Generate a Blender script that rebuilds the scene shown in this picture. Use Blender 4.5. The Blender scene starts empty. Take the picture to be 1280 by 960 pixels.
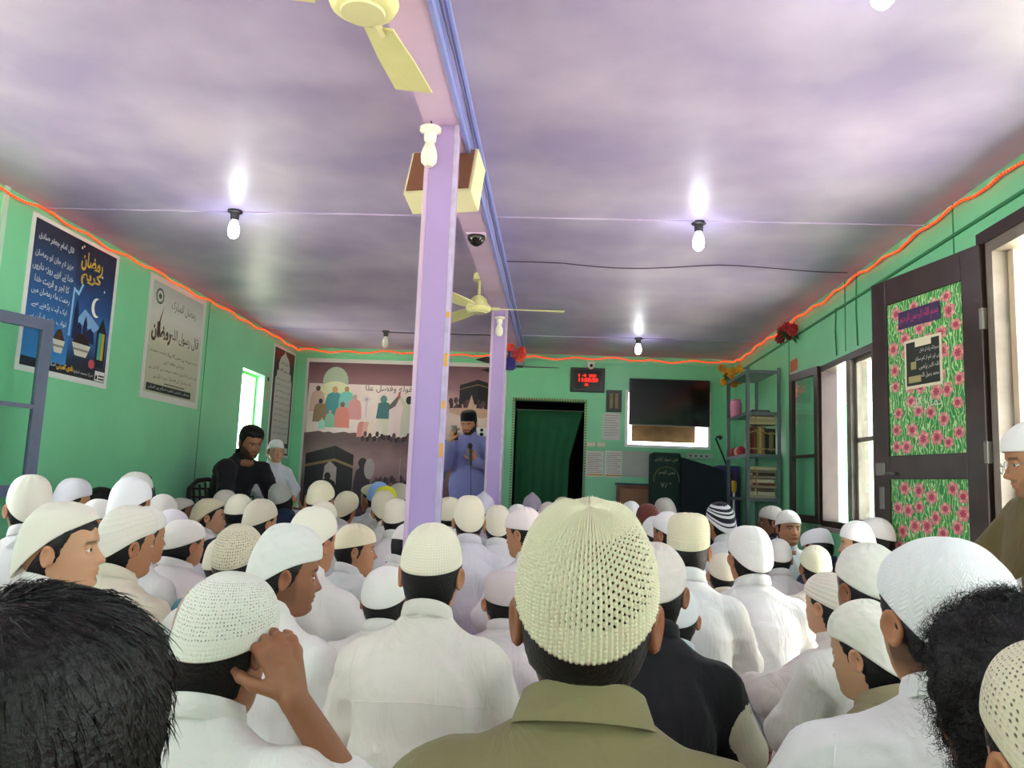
import bpy, bmesh, math, random, unicodedata
import numpy as np
from mathutils import Vector, Matrix
from math import sin, cos, pi, radians, sqrt, exp
scene = bpy.context.scene
COL = scene.collection
random.seed(7); RNG = np.random.default_rng(11)

# ------------------------------------------------------------------ camera
CAM_H = 0.92
cam_d = bpy.data.cameras.new('camera'); cam = bpy.data.objects.new('camera', cam_d); COL.objects.link(cam)
cam_d.sensor_width = 36.0; cam_d.lens = 985.36 / 1280 * 36.0; cam_d.clip_start = 0.02; cam_d.clip_end = 200
YAW, PIT, ROL = 0.05991, 0.129575, 0.0399126
_f = Vector((-sin(YAW) * cos(PIT), cos(YAW) * cos(PIT), sin(PIT))); _r = Vector((cos(YAW), sin(YAW), 0)); _u = _r.cross(_f)
_R = _r * cos(ROL) + _u * sin(ROL); _U = -_r * sin(ROL) + _u * cos(ROL)
cam.matrix_world = Matrix((( _R.x, _U.x, -_f.x, 0), (_R.y, _U.y, -_f.y, 0), (_R.z, _U.z, -_f.z, CAM_H), (0, 0, 0, 1)))
scene.camera = cam

# ------------------------------------------------------------------ world, sun, exposure
world = bpy.data.worlds.new('sky'); scene.world = world; world.use_nodes = True
_bg = world.node_tree.nodes['Background']; _bg.inputs[0].default_value = (0.93, 0.97, 1.0, 1); _bg.inputs[1].default_value = 4.5
sun_d = bpy.data.lights.new('sun', 'SUN'); sun_d.energy = 42.0; sun_d.angle = radians(1.5); sun_d.color = (1, 0.95, 0.86)
sun = bpy.data.objects.new('sun', sun_d); COL.objects.link(sun); sun.rotation_euler = (radians(38), 0, radians(-8))
vs = scene.view_settings; vs.view_transform = 'Standard'; vs.look = 'None'; vs.gamma = 1.0; vs.use_curve_mapping = False
vs.exposure = 0.78
scene.cycles.max_bounces = 10; scene.cycles.diffuse_bounces = 6; scene.cycles.sample_clamp_indirect = 12.0
def portal(name, loc, rot, sx, sy):
    l = bpy.data.lights.new(name, 'AREA'); l.shape = 'RECTANGLE'; l.size = sx; l.size_y = sy; l.cycles.is_portal = True
    o = bpy.data.objects.new(name, l); COL.objects.link(o); o.location = loc; o.rotation_euler = rot
XL, XR, YB, YR, ZC, TH = -3.083, 1.995, 9.0, -1.8, 2.455, 0.13
portal('window_portal', (XL - .1, 3.0, 1.25), (0, radians(-90), 0), 1.0, 1.44)
portal('window_portal', (XL - .1, 0.1, 1.25), (0, radians(-90), 0), 1.0, 1.8)
portal('window_portal', (XL - .1, 7.75, 1.4), (0, radians(-90), 0), 1.1, .6)
portal('window_portal', (XR + .1, 3.2, 1.1), (0, radians(90), 0), 2.1, .94)
portal('window_portal', (XR + .1, 5.55, 1.3), (0, radians(90), 0), 1.2, 1.0)
portal('window_portal', (XR + .1, 0.6, 1.3), (0, radians(90), 0), 1.2, 1.5)
portal('window_portal', (-1.9, YR - .1, 1.5), (radians(90), 0, 0), 1.0, 1.0)
portal('window_portal', (0.7, YR - .1, 1.5), (radians(90), 0, 0), 1.0, 1.0)

# ------------------------------------------------------------------ materials
def lin(c):
    if isinstance(c, str): c = tuple(int(c[i:i + 2], 16) / 255 for i in (0, 2, 4))
    return tuple(x / 12.92 if x <= .04045 else ((x + .055) / 1.055) ** 2.4 for x in c)
MATS = {}
def mat(name, col, rough=.6, var=0.0, scale=8, bump=0.0, bscale=60, metal=0, emit=None, estr=0, spec=.5, coat=0, sheen=0, trans=0, alpha=1, col2=None, detail=5, sub=0):
    if name in MATS: return MATS[name]
    m = bpy.data.materials.new(name); m.use_nodes = True; MATS[name] = m
    nt = m.node_tree; N = nt.nodes; L = nt.links; b = N['Principled BSDF']
    c = lin(col); b.inputs['Base Color'].default_value = (*c, 1); b.inputs['Roughness'].default_value = rough
    b.inputs['Metallic'].default_value = metal; b.inputs['Specular IOR Level'].default_value = spec
    b.inputs['Coat Weight'].default_value = coat; b.inputs['Sheen Weight'].default_value = sheen; b.inputs['Transmission Weight'].default_value = trans
    b.inputs['Alpha'].default_value = alpha
    if sub: b.inputs['Subsurface Weight'].default_value = sub; b.inputs['Subsurface Radius'].default_value = (.012, .005, .003)
    if emit: b.inputs['Emission Color'].default_value = (*lin(emit), 1); b.inputs['Emission Strength'].default_value = estr
    if var or col2:
        tc = N.new('ShaderNodeTexCoord'); n = N.new('ShaderNodeTexNoise'); n.inputs['Scale'].default_value = scale; n.inputs['Detail'].default_value = detail
        L.new(tc.outputs['Object'], n.inputs['Vector'])
        r = N.new('ShaderNodeValToRGB'); r.color_ramp.elements[0].position = .35; r.color_ramp.elements[1].position = .68
        c2 = lin(col2) if col2 else tuple(x * (1 - var) for x in c)
        r.color_ramp.elements[0].color = (*c2, 1); r.color_ramp.elements[1].color = (*c, 1)
        L.new(n.outputs['Fac'], r.inputs['Fac']); L.new(r.outputs['Color'], b.inputs['Base Color'])
    if bump:
        tc = N.new('ShaderNodeTexCoord'); n = N.new('ShaderNodeTexNoise'); n.inputs['Scale'].default_value = bscale; n.inputs['Detail'].default_value = 4
        L.new(tc.outputs['Object'], n.inputs['Vector']); bp = N.new('ShaderNodeBump'); bp.inputs['Strength'].default_value = bump; bp.inputs['Distance'].default_value = .004
        L.new(n.outputs['Fac'], bp.inputs['Height']); L.new(bp.outputs['Normal'], b.inputs['Normal'])
    return m

# ------------------------------------------------------------------ mesh helpers
def link(o, parent=None):
    COL.objects.link(o)
    if parent is not None: o.parent = parent
    return o
def mobj(name, verts, faces, m=None, parent=None, smooth=False):
    me = bpy.data.meshes.new(name); me.from_pydata([tuple(v) for v in verts], [], [tuple(int(i) for i in f) for f in faces]); me.update()
    if m: me.materials.append(m)
    if smooth: me.polygons.foreach_set('use_smooth', [True] * len(me.polygons))
    return link(bpy.data.objects.new(name, me), parent)
def tag(o, label=None, cat=None, group=None, kind=None):
    if label: o['label'] = label
    if cat: o['category'] = cat
    if group: o['group'] = group
    if kind: o['kind'] = kind
    return o
def empty(name, loc=(0, 0, 0), rz=0, label=None, cat=None, group=None, scale=1):
    o = bpy.data.objects.new(name, None); COL.objects.link(o); o.location = loc; o.rotation_euler = (0, 0, rz); o.scale = (scale,) * 3 if not isinstance(scale, tuple) else scale
    o.empty_display_size = .1
    return tag(o, label, cat, group)
class MB:
    """collects simple shapes into one mesh"""
    def __init__(s): s.v = []; s.f = []
    def add(s, v, f):
        n = len(s.v); s.v += [tuple(p) for p in v]; s.f += [tuple(i + n for i in q) for q in f]; return s
    def box(s, x0, x1, y0, y1, z0, z1, bev=0):
        if bev:
            bm = bmesh.new(); bmesh.ops.create_cube(bm, size=1)
            for v in bm.verts: v.co = Vector(((x0 + x1) / 2 + v.co.x * (x1 - x0), (y0 + y1) / 2 + v.co.y * (y1 - y0), (z0 + z1) / 2 + v.co.z * (z1 - z0)))
            bmesh.ops.bevel(bm, geom=bm.edges[:], offset=bev, segments=2, affect='EDGES', profile=.5)
            bm.verts.index_update(); s.add([v.co for v in bm.verts], [[v.index for v in f.verts] for f in bm.faces]); bm.free(); return s
        v = [(x, y, z) for x in (x0, x1) for y in (y0, y1) for z in (z0, z1)]
        return s.add(v, [(0, 1, 3, 2), (4, 6, 7, 5), (0, 4, 5, 1), (2, 3, 7, 6), (0, 2, 6, 4), (1, 5, 7, 3)])
    def tube(s, pts, r, n=8, cap=True):
        pts = [Vector(p) for p in pts]; rs = r if isinstance(r, (list, tuple)) else [r] * len(pts); V = []; F = []
        t0 = (pts[1] - pts[0]).normalized(); a = Vector((0, 0, 1)) if abs(t0.z) < .9 else Vector((1, 0, 0)); nn = (a - t0 * a.dot(t0)).normalized()
        for i, p in enumerate(pts):
            t = ((pts[min(i + 1, len(pts) - 1)] - pts[max(i - 1, 0)])).normalized(); nn = (nn - t * nn.dot(t)).normalized(); bb = t.cross(nn)
            for k in range(n):
                an = 2 * pi * k / n; V.append(p + (nn * cos(an) + bb * sin(an)) * rs[i])
        for i in range(len(pts) - 1):
            for k in range(n): F.append((i * n + k, i * n + (k + 1) % n, (i + 1) * n + (k + 1) % n, (i + 1) * n + k))
        if cap: F.append(tuple(range(n - 1, -1, -1))); F.append(tuple((len(pts) - 1) * n + k for k in range(n)))
        return s.add(V, F)
    def lathe(s, prof, c=(0, 0, 0), n=20, axis='z'):
        V = []; F = []
        for r, h in prof:
            for k in range(n):
                a = 2 * pi * k / n; x, y = r * cos(a), r * sin(a)
                V.append((c[0] + x, c[1] + y, c[2] + h) if axis == 'z' else ((c[0] + x, c[1] - h, c[2] + y) if axis == 'y' else (c[0] + h, c[1] + x, c[2] + y)))
        for i in range(len(prof) - 1):
            for k in range(n): F.append((i * n + k, i * n + (k + 1) % n, (i + 1) * n + (k + 1) % n, (i + 1) * n + k))
        F.append(tuple(range(n - 1, -1, -1))); F.append(tuple((len(prof) - 1) * n + k for k in range(n)))
        return s.add(V, F)
    def ball(s, c, rx, ry=None, rz=None, n=10, m=7):
        ry = ry or rx; rz = rz or rx; V = [(c[0], c[1], c[2] + rz)]; F = []
        for i in range(1, m):
            for k in range(n): V.append((c[0] + rx * sin(pi * i / m) * cos(2 * pi * k / n), c[1] + ry * sin(pi * i / m) * sin(2 * pi * k / n), c[2] + rz * cos(pi * i / m)))
        V.append((c[0], c[1], c[2] - rz)); e = len(V) - 1
        for k in range(n): F.append((0, 1 + k, 1 + (k + 1) % n)); F.append((e, e - n + (k + 1) % n, e - n + k))
        for i in range(m - 2):
            for k in range(n): a = 1 + i * n; F.append((a + k, a + n + k, a + n + (k + 1) % n, a + (k + 1) % n))
        return s.add(V, F)
    def prism(s, poly, y0, y1, axis='y'):
        n = len(poly); P = lambda a, b, h: {'y': (a, h, b), 'x': (h, a, b), 'z': (a, b, h)}[axis]
        V = [P(a, b, y0) for a, b in poly] + [P(a, b, y1) for a, b in poly]
        F = [tuple(range(n)), tuple(range(2 * n - 1, n - 1, -1))] + [(i, (i + 1) % n + 0, (i + 1) % n + n, i + n) for i in range(n)]
        return s.add(V, F)
    def build(s, name, m, parent=None, smooth=False):
        o = mobj(name, s.v, s.f, m, parent, smooth)
        bm = bmesh.new(); bm.from_mesh(o.data); bmesh.ops.recalc_face_normals(bm, faces=bm.faces); bm.to_mesh(o.data); bm.free()
        if smooth: smooth_angle(o)
        return o
def smooth_angle(o, ang=40):
    me = o.data; bm = bmesh.new(); bm.from_mesh(me)
    for f in bm.faces: f.smooth = True
    for e in bm.edges:
        if len(e.link_faces) == 2 and e.calc_face_angle(0) > radians(ang): e.smooth = False
    bm.to_mesh(me); bm.free()
def box(name, x0, x1, y0, y1, z0, z1, m, parent=None, bev=0): return MB().box(x0, x1, y0, y1, z0, z1, bev).build(name, m, parent)
class Frame:
    """a flat wall frame: u to the viewer's right, v up, n towards the viewer"""
    def __init__(s, o, U, V): s.o = Vector(o); s.U = Vector(U); s.V = Vector(V); s.N = s.U.cross(s.V)
    def p(s, u, v, n=0): return s.o + s.U * u + s.V * v + s.N * n
    def poly(s, name, pts, m, n=.001, parent=None, th=.0008):
        k = len(pts); V = [s.p(u, v, n) for u, v in pts] + [s.p(u, v, n - th) for u, v in pts]
        a = sum(pts[i][0] * pts[(i + 1) % k][1] - pts[(i + 1) % k][0] * pts[i][1] for i in range(k))
        F = [tuple(range(k)), tuple(range(2 * k - 1, k - 1, -1))] + [(i + k, (i + 1) % k + k, (i + 1) % k, i) for i in range(k)]
        if a < 0: F = [f[::-1] for f in F]
        return mobj(name, V, F, m, parent)
    def rect(s, name, u0, u1, v0, v1, m, n=.001, parent=None, th=.0008): return s.poly(name, [(u0, v0), (u1, v0), (u1, v1), (u0, v1)], m, n, parent, th)
    def disc(s, name, u, v, ru, rv, m, n=.001, parent=None, k=20): return s.poly(name, [(u + ru * cos(2 * pi * i / k), v + rv * sin(2 * pi * i / k)) for i in range(k)], m, n, parent)
    def text(s, name, txt, u, v, size, m, n=.0025, parent=None, align='CENTER', width=None, height=None, tilt=0, bold=0):
        cu = bpy.data.curves.new(name, 'FONT'); cu.body = txt; cu.size = size; cu.align_x = align; cu.align_y = 'CENTER'; cu.resolution_u = 2; cu.offset = bold
        t = bpy.data.objects.new(name, cu); COL.objects.link(t)
        dg = bpy.context.evaluated_depsgraph_get(); me = bpy.data.meshes.new_from_object(t.evaluated_get(dg)); bpy.data.objects.remove(t); bpy.data.curves.remove(cu)
        me.materials.clear(); me.materials.append(m)
        if not len(me.vertices): return None
        co = np.empty(len(me.vertices) * 3); me.vertices.foreach_get('co', co); co = co.reshape(-1, 3)
        if width:
            w = co[:, 0].max() - co[:, 0].min(); k = width / max(w, 1e-6); cx = (co[:, 0].max() + co[:, 0].min()) / 2
            co[:, 0] = (co[:, 0] - cx) * k
            if height is None: co[:, 1] *= k
        if height:
            h0 = co[:, 1].max() - co[:, 1].min(); co[:, 1] = (co[:, 1] - (co[:, 1].max() + co[:, 1].min()) / 2) * height / max(h0, 1e-6)
        c, d = cos(tilt), sin(tilt); a, b = co[:, 0] * c - co[:, 1] * d + u, co[:, 0] * d + co[:, 1] * c + v
        P = np.array(s.o)[None] + a[:, None] * np.array(s.U)[None] + b[:, None] * np.array(s.V)[None] + n * np.array(s.N)[None]
        me.vertices.foreach_set('co', P.ravel()); me.update(); me.name = name
        o = link(bpy.data.objects.new(name, me), parent); o['kind'] = 'stuff'; return o
# Arabic-script shaping (joined letter forms, laid out right to left)
FORMS = {}
for cp in list(range(0xFB50, 0xFBB2)) + list(range(0xFBD3, 0xFC00)) + list(range(0xFE80, 0xFEFD)):
    d = unicodedata.decomposition(chr(cp)).split()
    if len(d) == 2 and d[0][0] == '<': FORMS.setdefault(chr(int(d[1], 16)), {}).setdefault(d[0][1:-1], chr(cp))
def urdu(t):
    out = []
    for line in t.split('\n'):
        r = []; n = len(line)
        for i, ch in enumerate(line):
            f = FORMS.get(ch)
            if not f: r.append(ch); continue
            pj = i > 0 and 'initial' in FORMS.get(line[i - 1], {}); nj = i < n - 1 and 'final' in FORMS.get(line[i + 1], {}) and 'initial' in f
            k = 'medial' if pj and nj and 'medial' in f else 'final' if pj and 'final' in f else 'initial' if nj else 'isolated'
            r.append(f.get(k, f.get('isolated', ch)))
        out.append(''.join(reversed(r)))
    return '\n'.join(out)
LW = Frame((XL, 0, 0), (0, 1, 0), (0, 0, 1)); BW = Frame((0, YB, 0), (1, 0, 0), (0, 0, 1)); RW = Frame((XR, 0, 0), (0, -1, 0), (0, 0, 1))
# ------------------------------------------------------------------ the room shell
M_GREEN = mat('green wall paint', '86deaa', .34, var=.12, scale=1.7, bump=.12, bscale=9)
M_CEIL = mat('lavender ceiling paint', 'cbbedb', .4, col2='a598c4', scale=1.6, bump=.25, bscale=5, detail=8)
M_LILAC = mat('lilac post paint', 'b49ad6', .42, var=.1, scale=3, bump=.15, bscale=14)
M_BLUE = mat('periwinkle beam trim', '8f97dd', .4, var=.1, scale=4)
M_PINK = mat('pinkish lilac paint', 'd3b6d8', .45, var=.1, scale=4)
M_DARKWOOD = mat('dark varnished wood', '3b2a26', .32, col2='2a1c1a', scale=6, bump=.1, bscale=30)
M_GREYWOOD = mat('weathered grey wood', '8d857c', .55, col2='6f665c', scale=5, bump=.15, bscale=30)
M_PALEWOOD = mat('pale raw wood edge', 'd8c7ae', .6, var=.12, scale=9)
M_WHITE = mat('white paper', 'ecebe6', .7, var=.05, scale=6)
M_BLACK = mat('black plastic', '121214', .38)
M_CREAM = mat('cream plastic', 'e9e3b8', .35, var=.05, scale=6)
M_CARPET = mat('rust carpet', '7a3b34', .95, var=.3, scale=40, bump=.5, bscale=300)
M_METAL = mat('grey painted metal', '6f7c80', .42, var=.15, scale=8, metal=.5)
M_GOLD = mat('gold print', 'd9b23a', .5); M_INK = mat('black print', '1c1c1e', .7); M_RED = mat('red print', 'c0302c', .6)
def glass_mat():
    m = bpy.data.materials.new('window glass'); m.use_nodes = True; nt = m.node_tree; N = nt.nodes; N.remove(N['Principled BSDF'])
    t = N.new('ShaderNodeBsdfTransparent'); t.inputs[0].default_value = (.93, .97, .96, 1); g = N.new('ShaderNodeBsdfGlossy'); g.inputs['Roughness'].default_value = .03
    lw = N.new('ShaderNodeLayerWeight'); lw.inputs[0].default_value = .5; fr = N.new('ShaderNodeMath'); fr.operation = 'POWER'; fr.inputs[1].default_value = 4; mx = N.new('ShaderNodeMixShader'); L = nt.links
    L.new(lw.outputs['Facing'], fr.inputs[0]); L.new(fr.outputs[0], mx.inputs[0]); L.new(t.outputs[0], mx.inputs[1]); L.new(g.outputs[0], mx.inputs[2]); L.new(mx.outputs[0], N['Material Output'].inputs[0])
    return m
M_GLASS = glass_mat()
def struct(o, label=None): o['kind'] = 'structure'; return tag(o, label)
def wall(name, axis, c0, c1, u0, u1, holes, m, z1=ZC + .1, label=None):
    us = sorted({u0, u1, *[h[0] for h in holes], *[h[1] for h in holes]}); zs = sorted({0, z1, *[h[2] for h in holes], *[h[3] for h in holes]}); b = MB()
    for a, c in zip(us, us[1:]):
        for d, e in zip(zs, zs[1:]):
            if any(h[0] <= a and c <= h[1] and h[2] <= d and e <= h[3] for h in holes): continue
            b.box(c0, c1, a, c, d, e) if axis == 'x' else b.box(a, c, c0, c1, d, e)
    o = b.build(name, m); bm = bmesh.new(); bm.from_mesh(o.data); bmesh.ops.remove_doubles(bm, verts=bm.verts, dist=1e-4)
    bad = [f for f in bm.faces if sum(1 for g in f.verts[0].link_faces if g is not f and {v.index for v in g.verts} == {v.index for v in f.verts}) > 0]
    bmesh.ops.delete(bm, geom=bad, context='FACES_ONLY'); bmesh.ops.recalc_face_normals(bm, faces=bm.faces); bm.to_mesh(o.data); bm.free()
    return struct(o, label)
LWIN = (2.28, 3.72, .75, 1.76); LWIN2 = (-.8, 1.0, .75, 1.76); LSM = (7.46, 8.04, .8, 1.97)
RDOOR = (2.76, 3.70, 0, 2.14); RWIN = (5.03, 6.07, .72, 1.92); RWIN2 = (-.15, 1.35, .72, 1.92)
BWIN = (.765, 1.725, 1.42, 2.07); BDOOR = (-.495, .305, 0, 1.915)
struct(box('floor', XL - TH, XR + TH, YR - TH, YB + TH, -.12, 0, M_CARPET), 'rust coloured carpet under the seated crowd')
struct(box('ceiling', XL - .5, XR + .5, YR - .5, YB + .5, ZC, ZC + .12, M_CEIL), 'lavender painted ceiling of the hall')
wl = wall('wall_left', 'x', XL - TH, XL, YR - TH, YB + TH, [LWIN, LWIN2, LSM], M_GREEN, label='mint green wall with posters and a bright small window')
wr = wall('wall_right', 'x', XR, XR + TH, YR - TH, YB + TH, [RDOOR, RWIN, RWIN2], M_GREEN, label='mint green wall with window and floral door')
wb = wall('wall_back', 'y', YB, YB + TH, XL, XR, [BWIN, BDOOR], M_GREEN, label='green end wall with banner, doorway and television')
wr_ = wall('wall_rear', 'y', YR - TH, YR, XL, XR, [(-2.4, -1.4, 1.0, 2.0), (.2, 1.2, 1.0, 2.0)], M_GREEN, label='green wall behind the crowd with two windows')
# ceiling battens along the joints of the ceiling boards
for i, y in enumerate((.85, 4.36, 7.88)):
    for x0, x1 in ((XL, -.57), (-.40, XR)): struct(box('trim_%d' % (i + 1), x0, x1, y - .012, y + .012, ZC - .008, ZC, M_CEIL))
# wall battens and panel joints
struct(box('trim_4', XL, XL + .012, 4.0, 4.035, 0, ZC, mat('pale batten', 'bfe0c8', .5)), 'pale vertical batten on the green wall')
M_DGREEN = mat('green in the joint', '2f8a55', .5)
for y in (6.62,): struct(box('trim_5', XL, XL + .003, y, y + .007, 0, ZC, M_DGREEN))
struct(box('trim_6', XR - .012, XR, YR, YB, 2.275, 2.29, M_DGREEN), 'thin green batten along the wall top')
for y in (4.02, 5.55, 6.9): struct(box('trim_7', XR - .004, XR, y, y + .008, 1.95, ZC, M_DGREEN))
struct(box('trim_8', .0, .035, YB - .015, YB, 1.94, ZC, M_GREEN)); struct(box('trim_9', XL, XR, YB - .012, YB, 2.375, 2.40, M_GREEN)); struct(box('trim_10', .34, XR, YB - .018, YB, 1.385, 1.412, M_GREEN))
# beam and posts
BX0, BX1, BZ = -.56, -.42, 2.32
bm_ = tag(struct(box('beam', BX0, BX1, YR, YB, BZ, ZC, M_PINK)), 'lilac ceiling beam running the length of the hall')
box('edge_trim', BX1, BX1 + .014, YR, YB, BZ - .006, BZ + .03, M_BLUE, bm_); box('edge_trim', BX1, BX1 + .01, YR, YB, BZ + .05, BZ + .085, M_BLUE, bm_)
MB().tube([(BX1 + .03, YR, ZC - .03), (BX1 + .03, YB, ZC - .03)], .012).build('conduit', M_BLUE, bm_, True)
MB().tube([(BX1 + .022, y, BZ + .07 + .012 * sin(y * 5)) for y in np.arange(YR, YB, .1)], .004, 6).build('cable', mat('grey cable', '6d6f96', .5), bm_, True)
M_CHIP = mat('yellow undercoat', 'd9a441', .6)
for i, (y, w) in enumerate(((2.98, .112), (6.2, .112))):
    p = tag(struct(empty('pillar', (-.488, y, 0))), ['lilac square post carrying the loudspeaker box', 'slim lilac post in front of the doorway'][i])
    box('shaft', -w / 2, w / 2, -w / 2, w / 2, 0, BZ, M_LILAC, p, .004)
    for s in (-1, 1): box('corner_strip', s * w / 2 - .009, s * w / 2 + .009, -w / 2 - .006, -w / 2 + .012, 0, BZ, M_PINK if s < 0 else mat('pale strip', 'c5b7dd', .45, var=.2, scale=20), p, .003)
    if i == 0:
        for z, h in ((1.36, .05), (1.2, .03), (1.02, .05), (1.55, .02)): box('paint_chip', w / 2 - .004, w / 2 + .0095, -w / 2 - .0068, -w / 2 - .004, z, z + h, M_CHIP, p)
# openings: frames
def wframe(name, x0, x1, u0, u1, z0, z1, t, m, label=None, parent=None):
    b = MB(); b.box(x0, x1, u0, u0 + t, z0, z1).box(x0, x1, u1 - t, u1, z0, z1).box(x0, x1, u0 + t, u1 - t, z1 - t, z1)
    if z0 > 0: b.box(x0, x1, u0 + t, u1 - t, z0, z0 + t)
    return b.build(name, m, parent)
def sash(root, w, h, m, rail=.05, mids=(.5,), th=.03):
    """a glazed leaf standing in the local yz plane, hinge at y=0"""
    b = MB(); b.box(-th / 2, th / 2, 0, rail, 0, h).box(-th / 2, th / 2, w - rail, w, 0, h); b.build('stile', m, root)
    for z in (0, h - rail): box('rail', -th / 2, th / 2, rail, w - rail, z, z + rail, m, root)
    zs = [rail] + [h * k for k in mids] + [h - rail]
    for k in mids: box('glazing_bar', -th / 2 * .8, th / 2 * .8, rail, w - rail, h * k - .012, h * k + .012, m, root)
    for a, c in zip(zs, zs[1:]): box('pane', -.002, .002, rail, w - rail, a, c, M_GLASS, root)
def winroot(n, label): return struct(empty('window_%d' % n), label)
w1 = winroot(1, 'dark wooden window frame in the green wall beyond the floral door'); 
wframe('window_frame', XR - .015, XR + .1, 5.03, 6.07, .72, 1.92, .045, M_DARKWOOD, parent=w1); box('mullion', XR - .015, XR + .1, 5.44, 5.52, .765, 1.875, M_GREYWOOD, w1)
s = empty('fixed_sash', (XR + .03, 5.075, .765)); s.parent = w1; b = MB()
for z in (.0, .54, 1.08): b.box(-.014, .014, 0, .365, z, z + .03)
b.box(-.014, .014, 0, .035, 0, 1.11).box(-.014, .014, .33, .365, 0, 1.11); b.build('sash_frame', M_GREYWOOD, s)
box('pane', -.002, .002, .035, .33, .03, .54, M_GLASS, s); box('pane', -.002, .002, .035, .33, .57, 1.08, M_GLASS, s)
box('window_sill', XR - .05, XR + TH + .04, 5.0, 6.1, .69, .72, M_GREYWOOD, w1)
lf = struct(empty('window_2', (XR - .02, 6.065, .735), radians(8)), 'open dark window leaf swung back against the green wall'); sash(lf, .50, 1.19, M_DARKWOOD, .06, (.43,))
w3 = winroot(3, 'window frame in the green wall beside the seated crowd'); wframe('window_frame', XL - .1, XL + .012, *LWIN, .05, M_GREYWOOD, parent=w3); box('mullion', XL - .1, XL - .04, 2.97, 3.03, .8, 1.71, M_GREYWOOD, w3)
lf = struct(empty('window_4', (XL + .01, 3.70, .76), radians(-22)), 'slate blue window leaf standing open in front of the blue poster'); sash(lf, .56, .985, mat('slate blue paint', '5a6480', .4, var=.15, scale=8), .062, (.5,))
w5 = winroot(5, 'narrow overexposed window with green reveal'); wframe('window_frame', XL - TH + .005, XL - .085, *LSM, .03, mat('lime reveal paint', '8fe08a', .5), parent=w5)
for k, q in ((6, LWIN2),): w6 = winroot(k, 'plain window in the green wall behind the crowd'); wframe('window_frame', XL - .1, XL + .012, *q, .05, M_GREYWOOD, parent=w6)
w7 = winroot(7, 'plain window in the wall beside the doorway'); wframe('window_frame', XR - .012, XR + .1, *RWIN2, .05, M_DARKWOOD, parent=w7)
# window behind the television: white lit frame with a wooden board outside it
w8 = winroot(8, 'white framed window opening behind the television with wooden board beyond'); b = MB(); t = .03
b.box(.765, .765 + t, YB - .01, YB + .1, 1.42, 2.07).box(1.725 - t, 1.725, YB - .01, YB + .1, 1.42, 2.07).box(.765 + t, 1.725 - t, YB - .01, YB + .1, 1.42, 1.45).box(.765 + t, 1.725 - t, YB - .01, YB + .1, 2.04, 2.07)
b.build('window_frame', mat('white gloss frame', 'f2f4f2', .3), w8)
M_BROWN = mat('brown planks', '8a5a3c', .5, col2='6e452c', scale=7, bump=.1, bscale=30)
for i in range(5): box('plank', .86 + i * .146, 0.86 + i * .146 + .1455, YB + .2, YB + .22, 1.5, 2.2, M_BROWN, w8)
# door 1: opening beside the camera with frame, and the floral leaf swung into the room
d1 = struct(empty('door_1'), 'weathered door frame around the bright opening'); wframe('door_frame', XR - .02, XR + .11, 2.76, 3.70, 0, 2.14, .055, M_GREYWOOD, parent=d1)
box('door_stop', XR + .05, XR + .075, 3.60, 3.645, 0, 2.085, M_PALEWOOD, d1); box('head_board', XR - .03, XR, 2.7, 3.76, 2.14, 2.2, M_DARKWOOD, d1)
ang = math.atan2(1.788 - 1.975, 4.493 - 3.70)
d2 = struct(empty('door_2', (1.97, 3.71, .01), -ang), 'dark wooden door with floral paper panels standing open'); DW, DH, ST = .82, 2.13, .125
# local: hinge at y=0, leaf along +y, room side is -x
for y0 in (0, DW - ST): box('stile', -.02, .02, y0, y0 + ST, 0, DH, M_DARKWOOD, d2, .004)
for z0, z1 in ((0, .2), (1.03, 1.155), (1.985, DH)): box('rail', -.019, .019, ST, DW - ST, z0, z1, M_DARKWOOD, d2, .004)
def floral_mat():
    m = bpy.data.materials.new('green leafy paper'); m.use_nodes = True; nt = m.node_tree; N = nt.nodes; L = nt.links; b = N['Principled BSDF']; b.inputs['Roughness'].default_value = .5
    tc = N.new('ShaderNodeTexCoord'); w = N.new('ShaderNodeTexWave'); w.inputs['Scale'].default_value = 15; w.inputs['Distortion'].default_value = 12; w.inputs['Detail'].default_value = 2; w.inputs['Detail Scale'].default_value = 2.2; w.bands_direction = 'Y'
    mp = N.new('ShaderNodeMapping'); mp.inputs['Scale'].default_value = (1, 1, .45)
    L.new(tc.outputs['Object'], mp.inputs[0]); L.new(mp.outputs[0], w.inputs['Vector']); r = N.new('ShaderNodeValToRGB'); e = r.color_ramp.elements
    e[0].position = 0; e[0].color = (*lin('1f8a55'), 1); e[1].position = .5; e[1].color = (*lin('4fa83a'), 1)
    for p, c in ((.78, '6bb53e'), (.88, '9fe0a8'), (.96, 'c8e6b0')): q = e.new(p); q.color = (*lin(c), 1)
    L.new(w.outputs['Fac'], r.inputs[0]); L.new(r.outputs[0], b.inputs['Base Color']); return m
M_FLOR = floral_mat(); DF = Frame((1.97, 3.71, .01), (sin(ang) * -1, -cos(ang), 0), (0, 0, 1))
DF = Frame(Vector((1.97, 3.71, .01)), Vector((-sin(-ang) * -1, -cos(ang), 0)).normalized(), (0, 0, 1))
PETAL = [mat('pink petals', 'd8848c', .5), mat('pale pink petals', 'e9a9a2', .5), mat('crimson throat', 'b8435c', .5), mat('yellow anther', 'e6dc9a', .5)]
rnd = random.Random(3)
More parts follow.
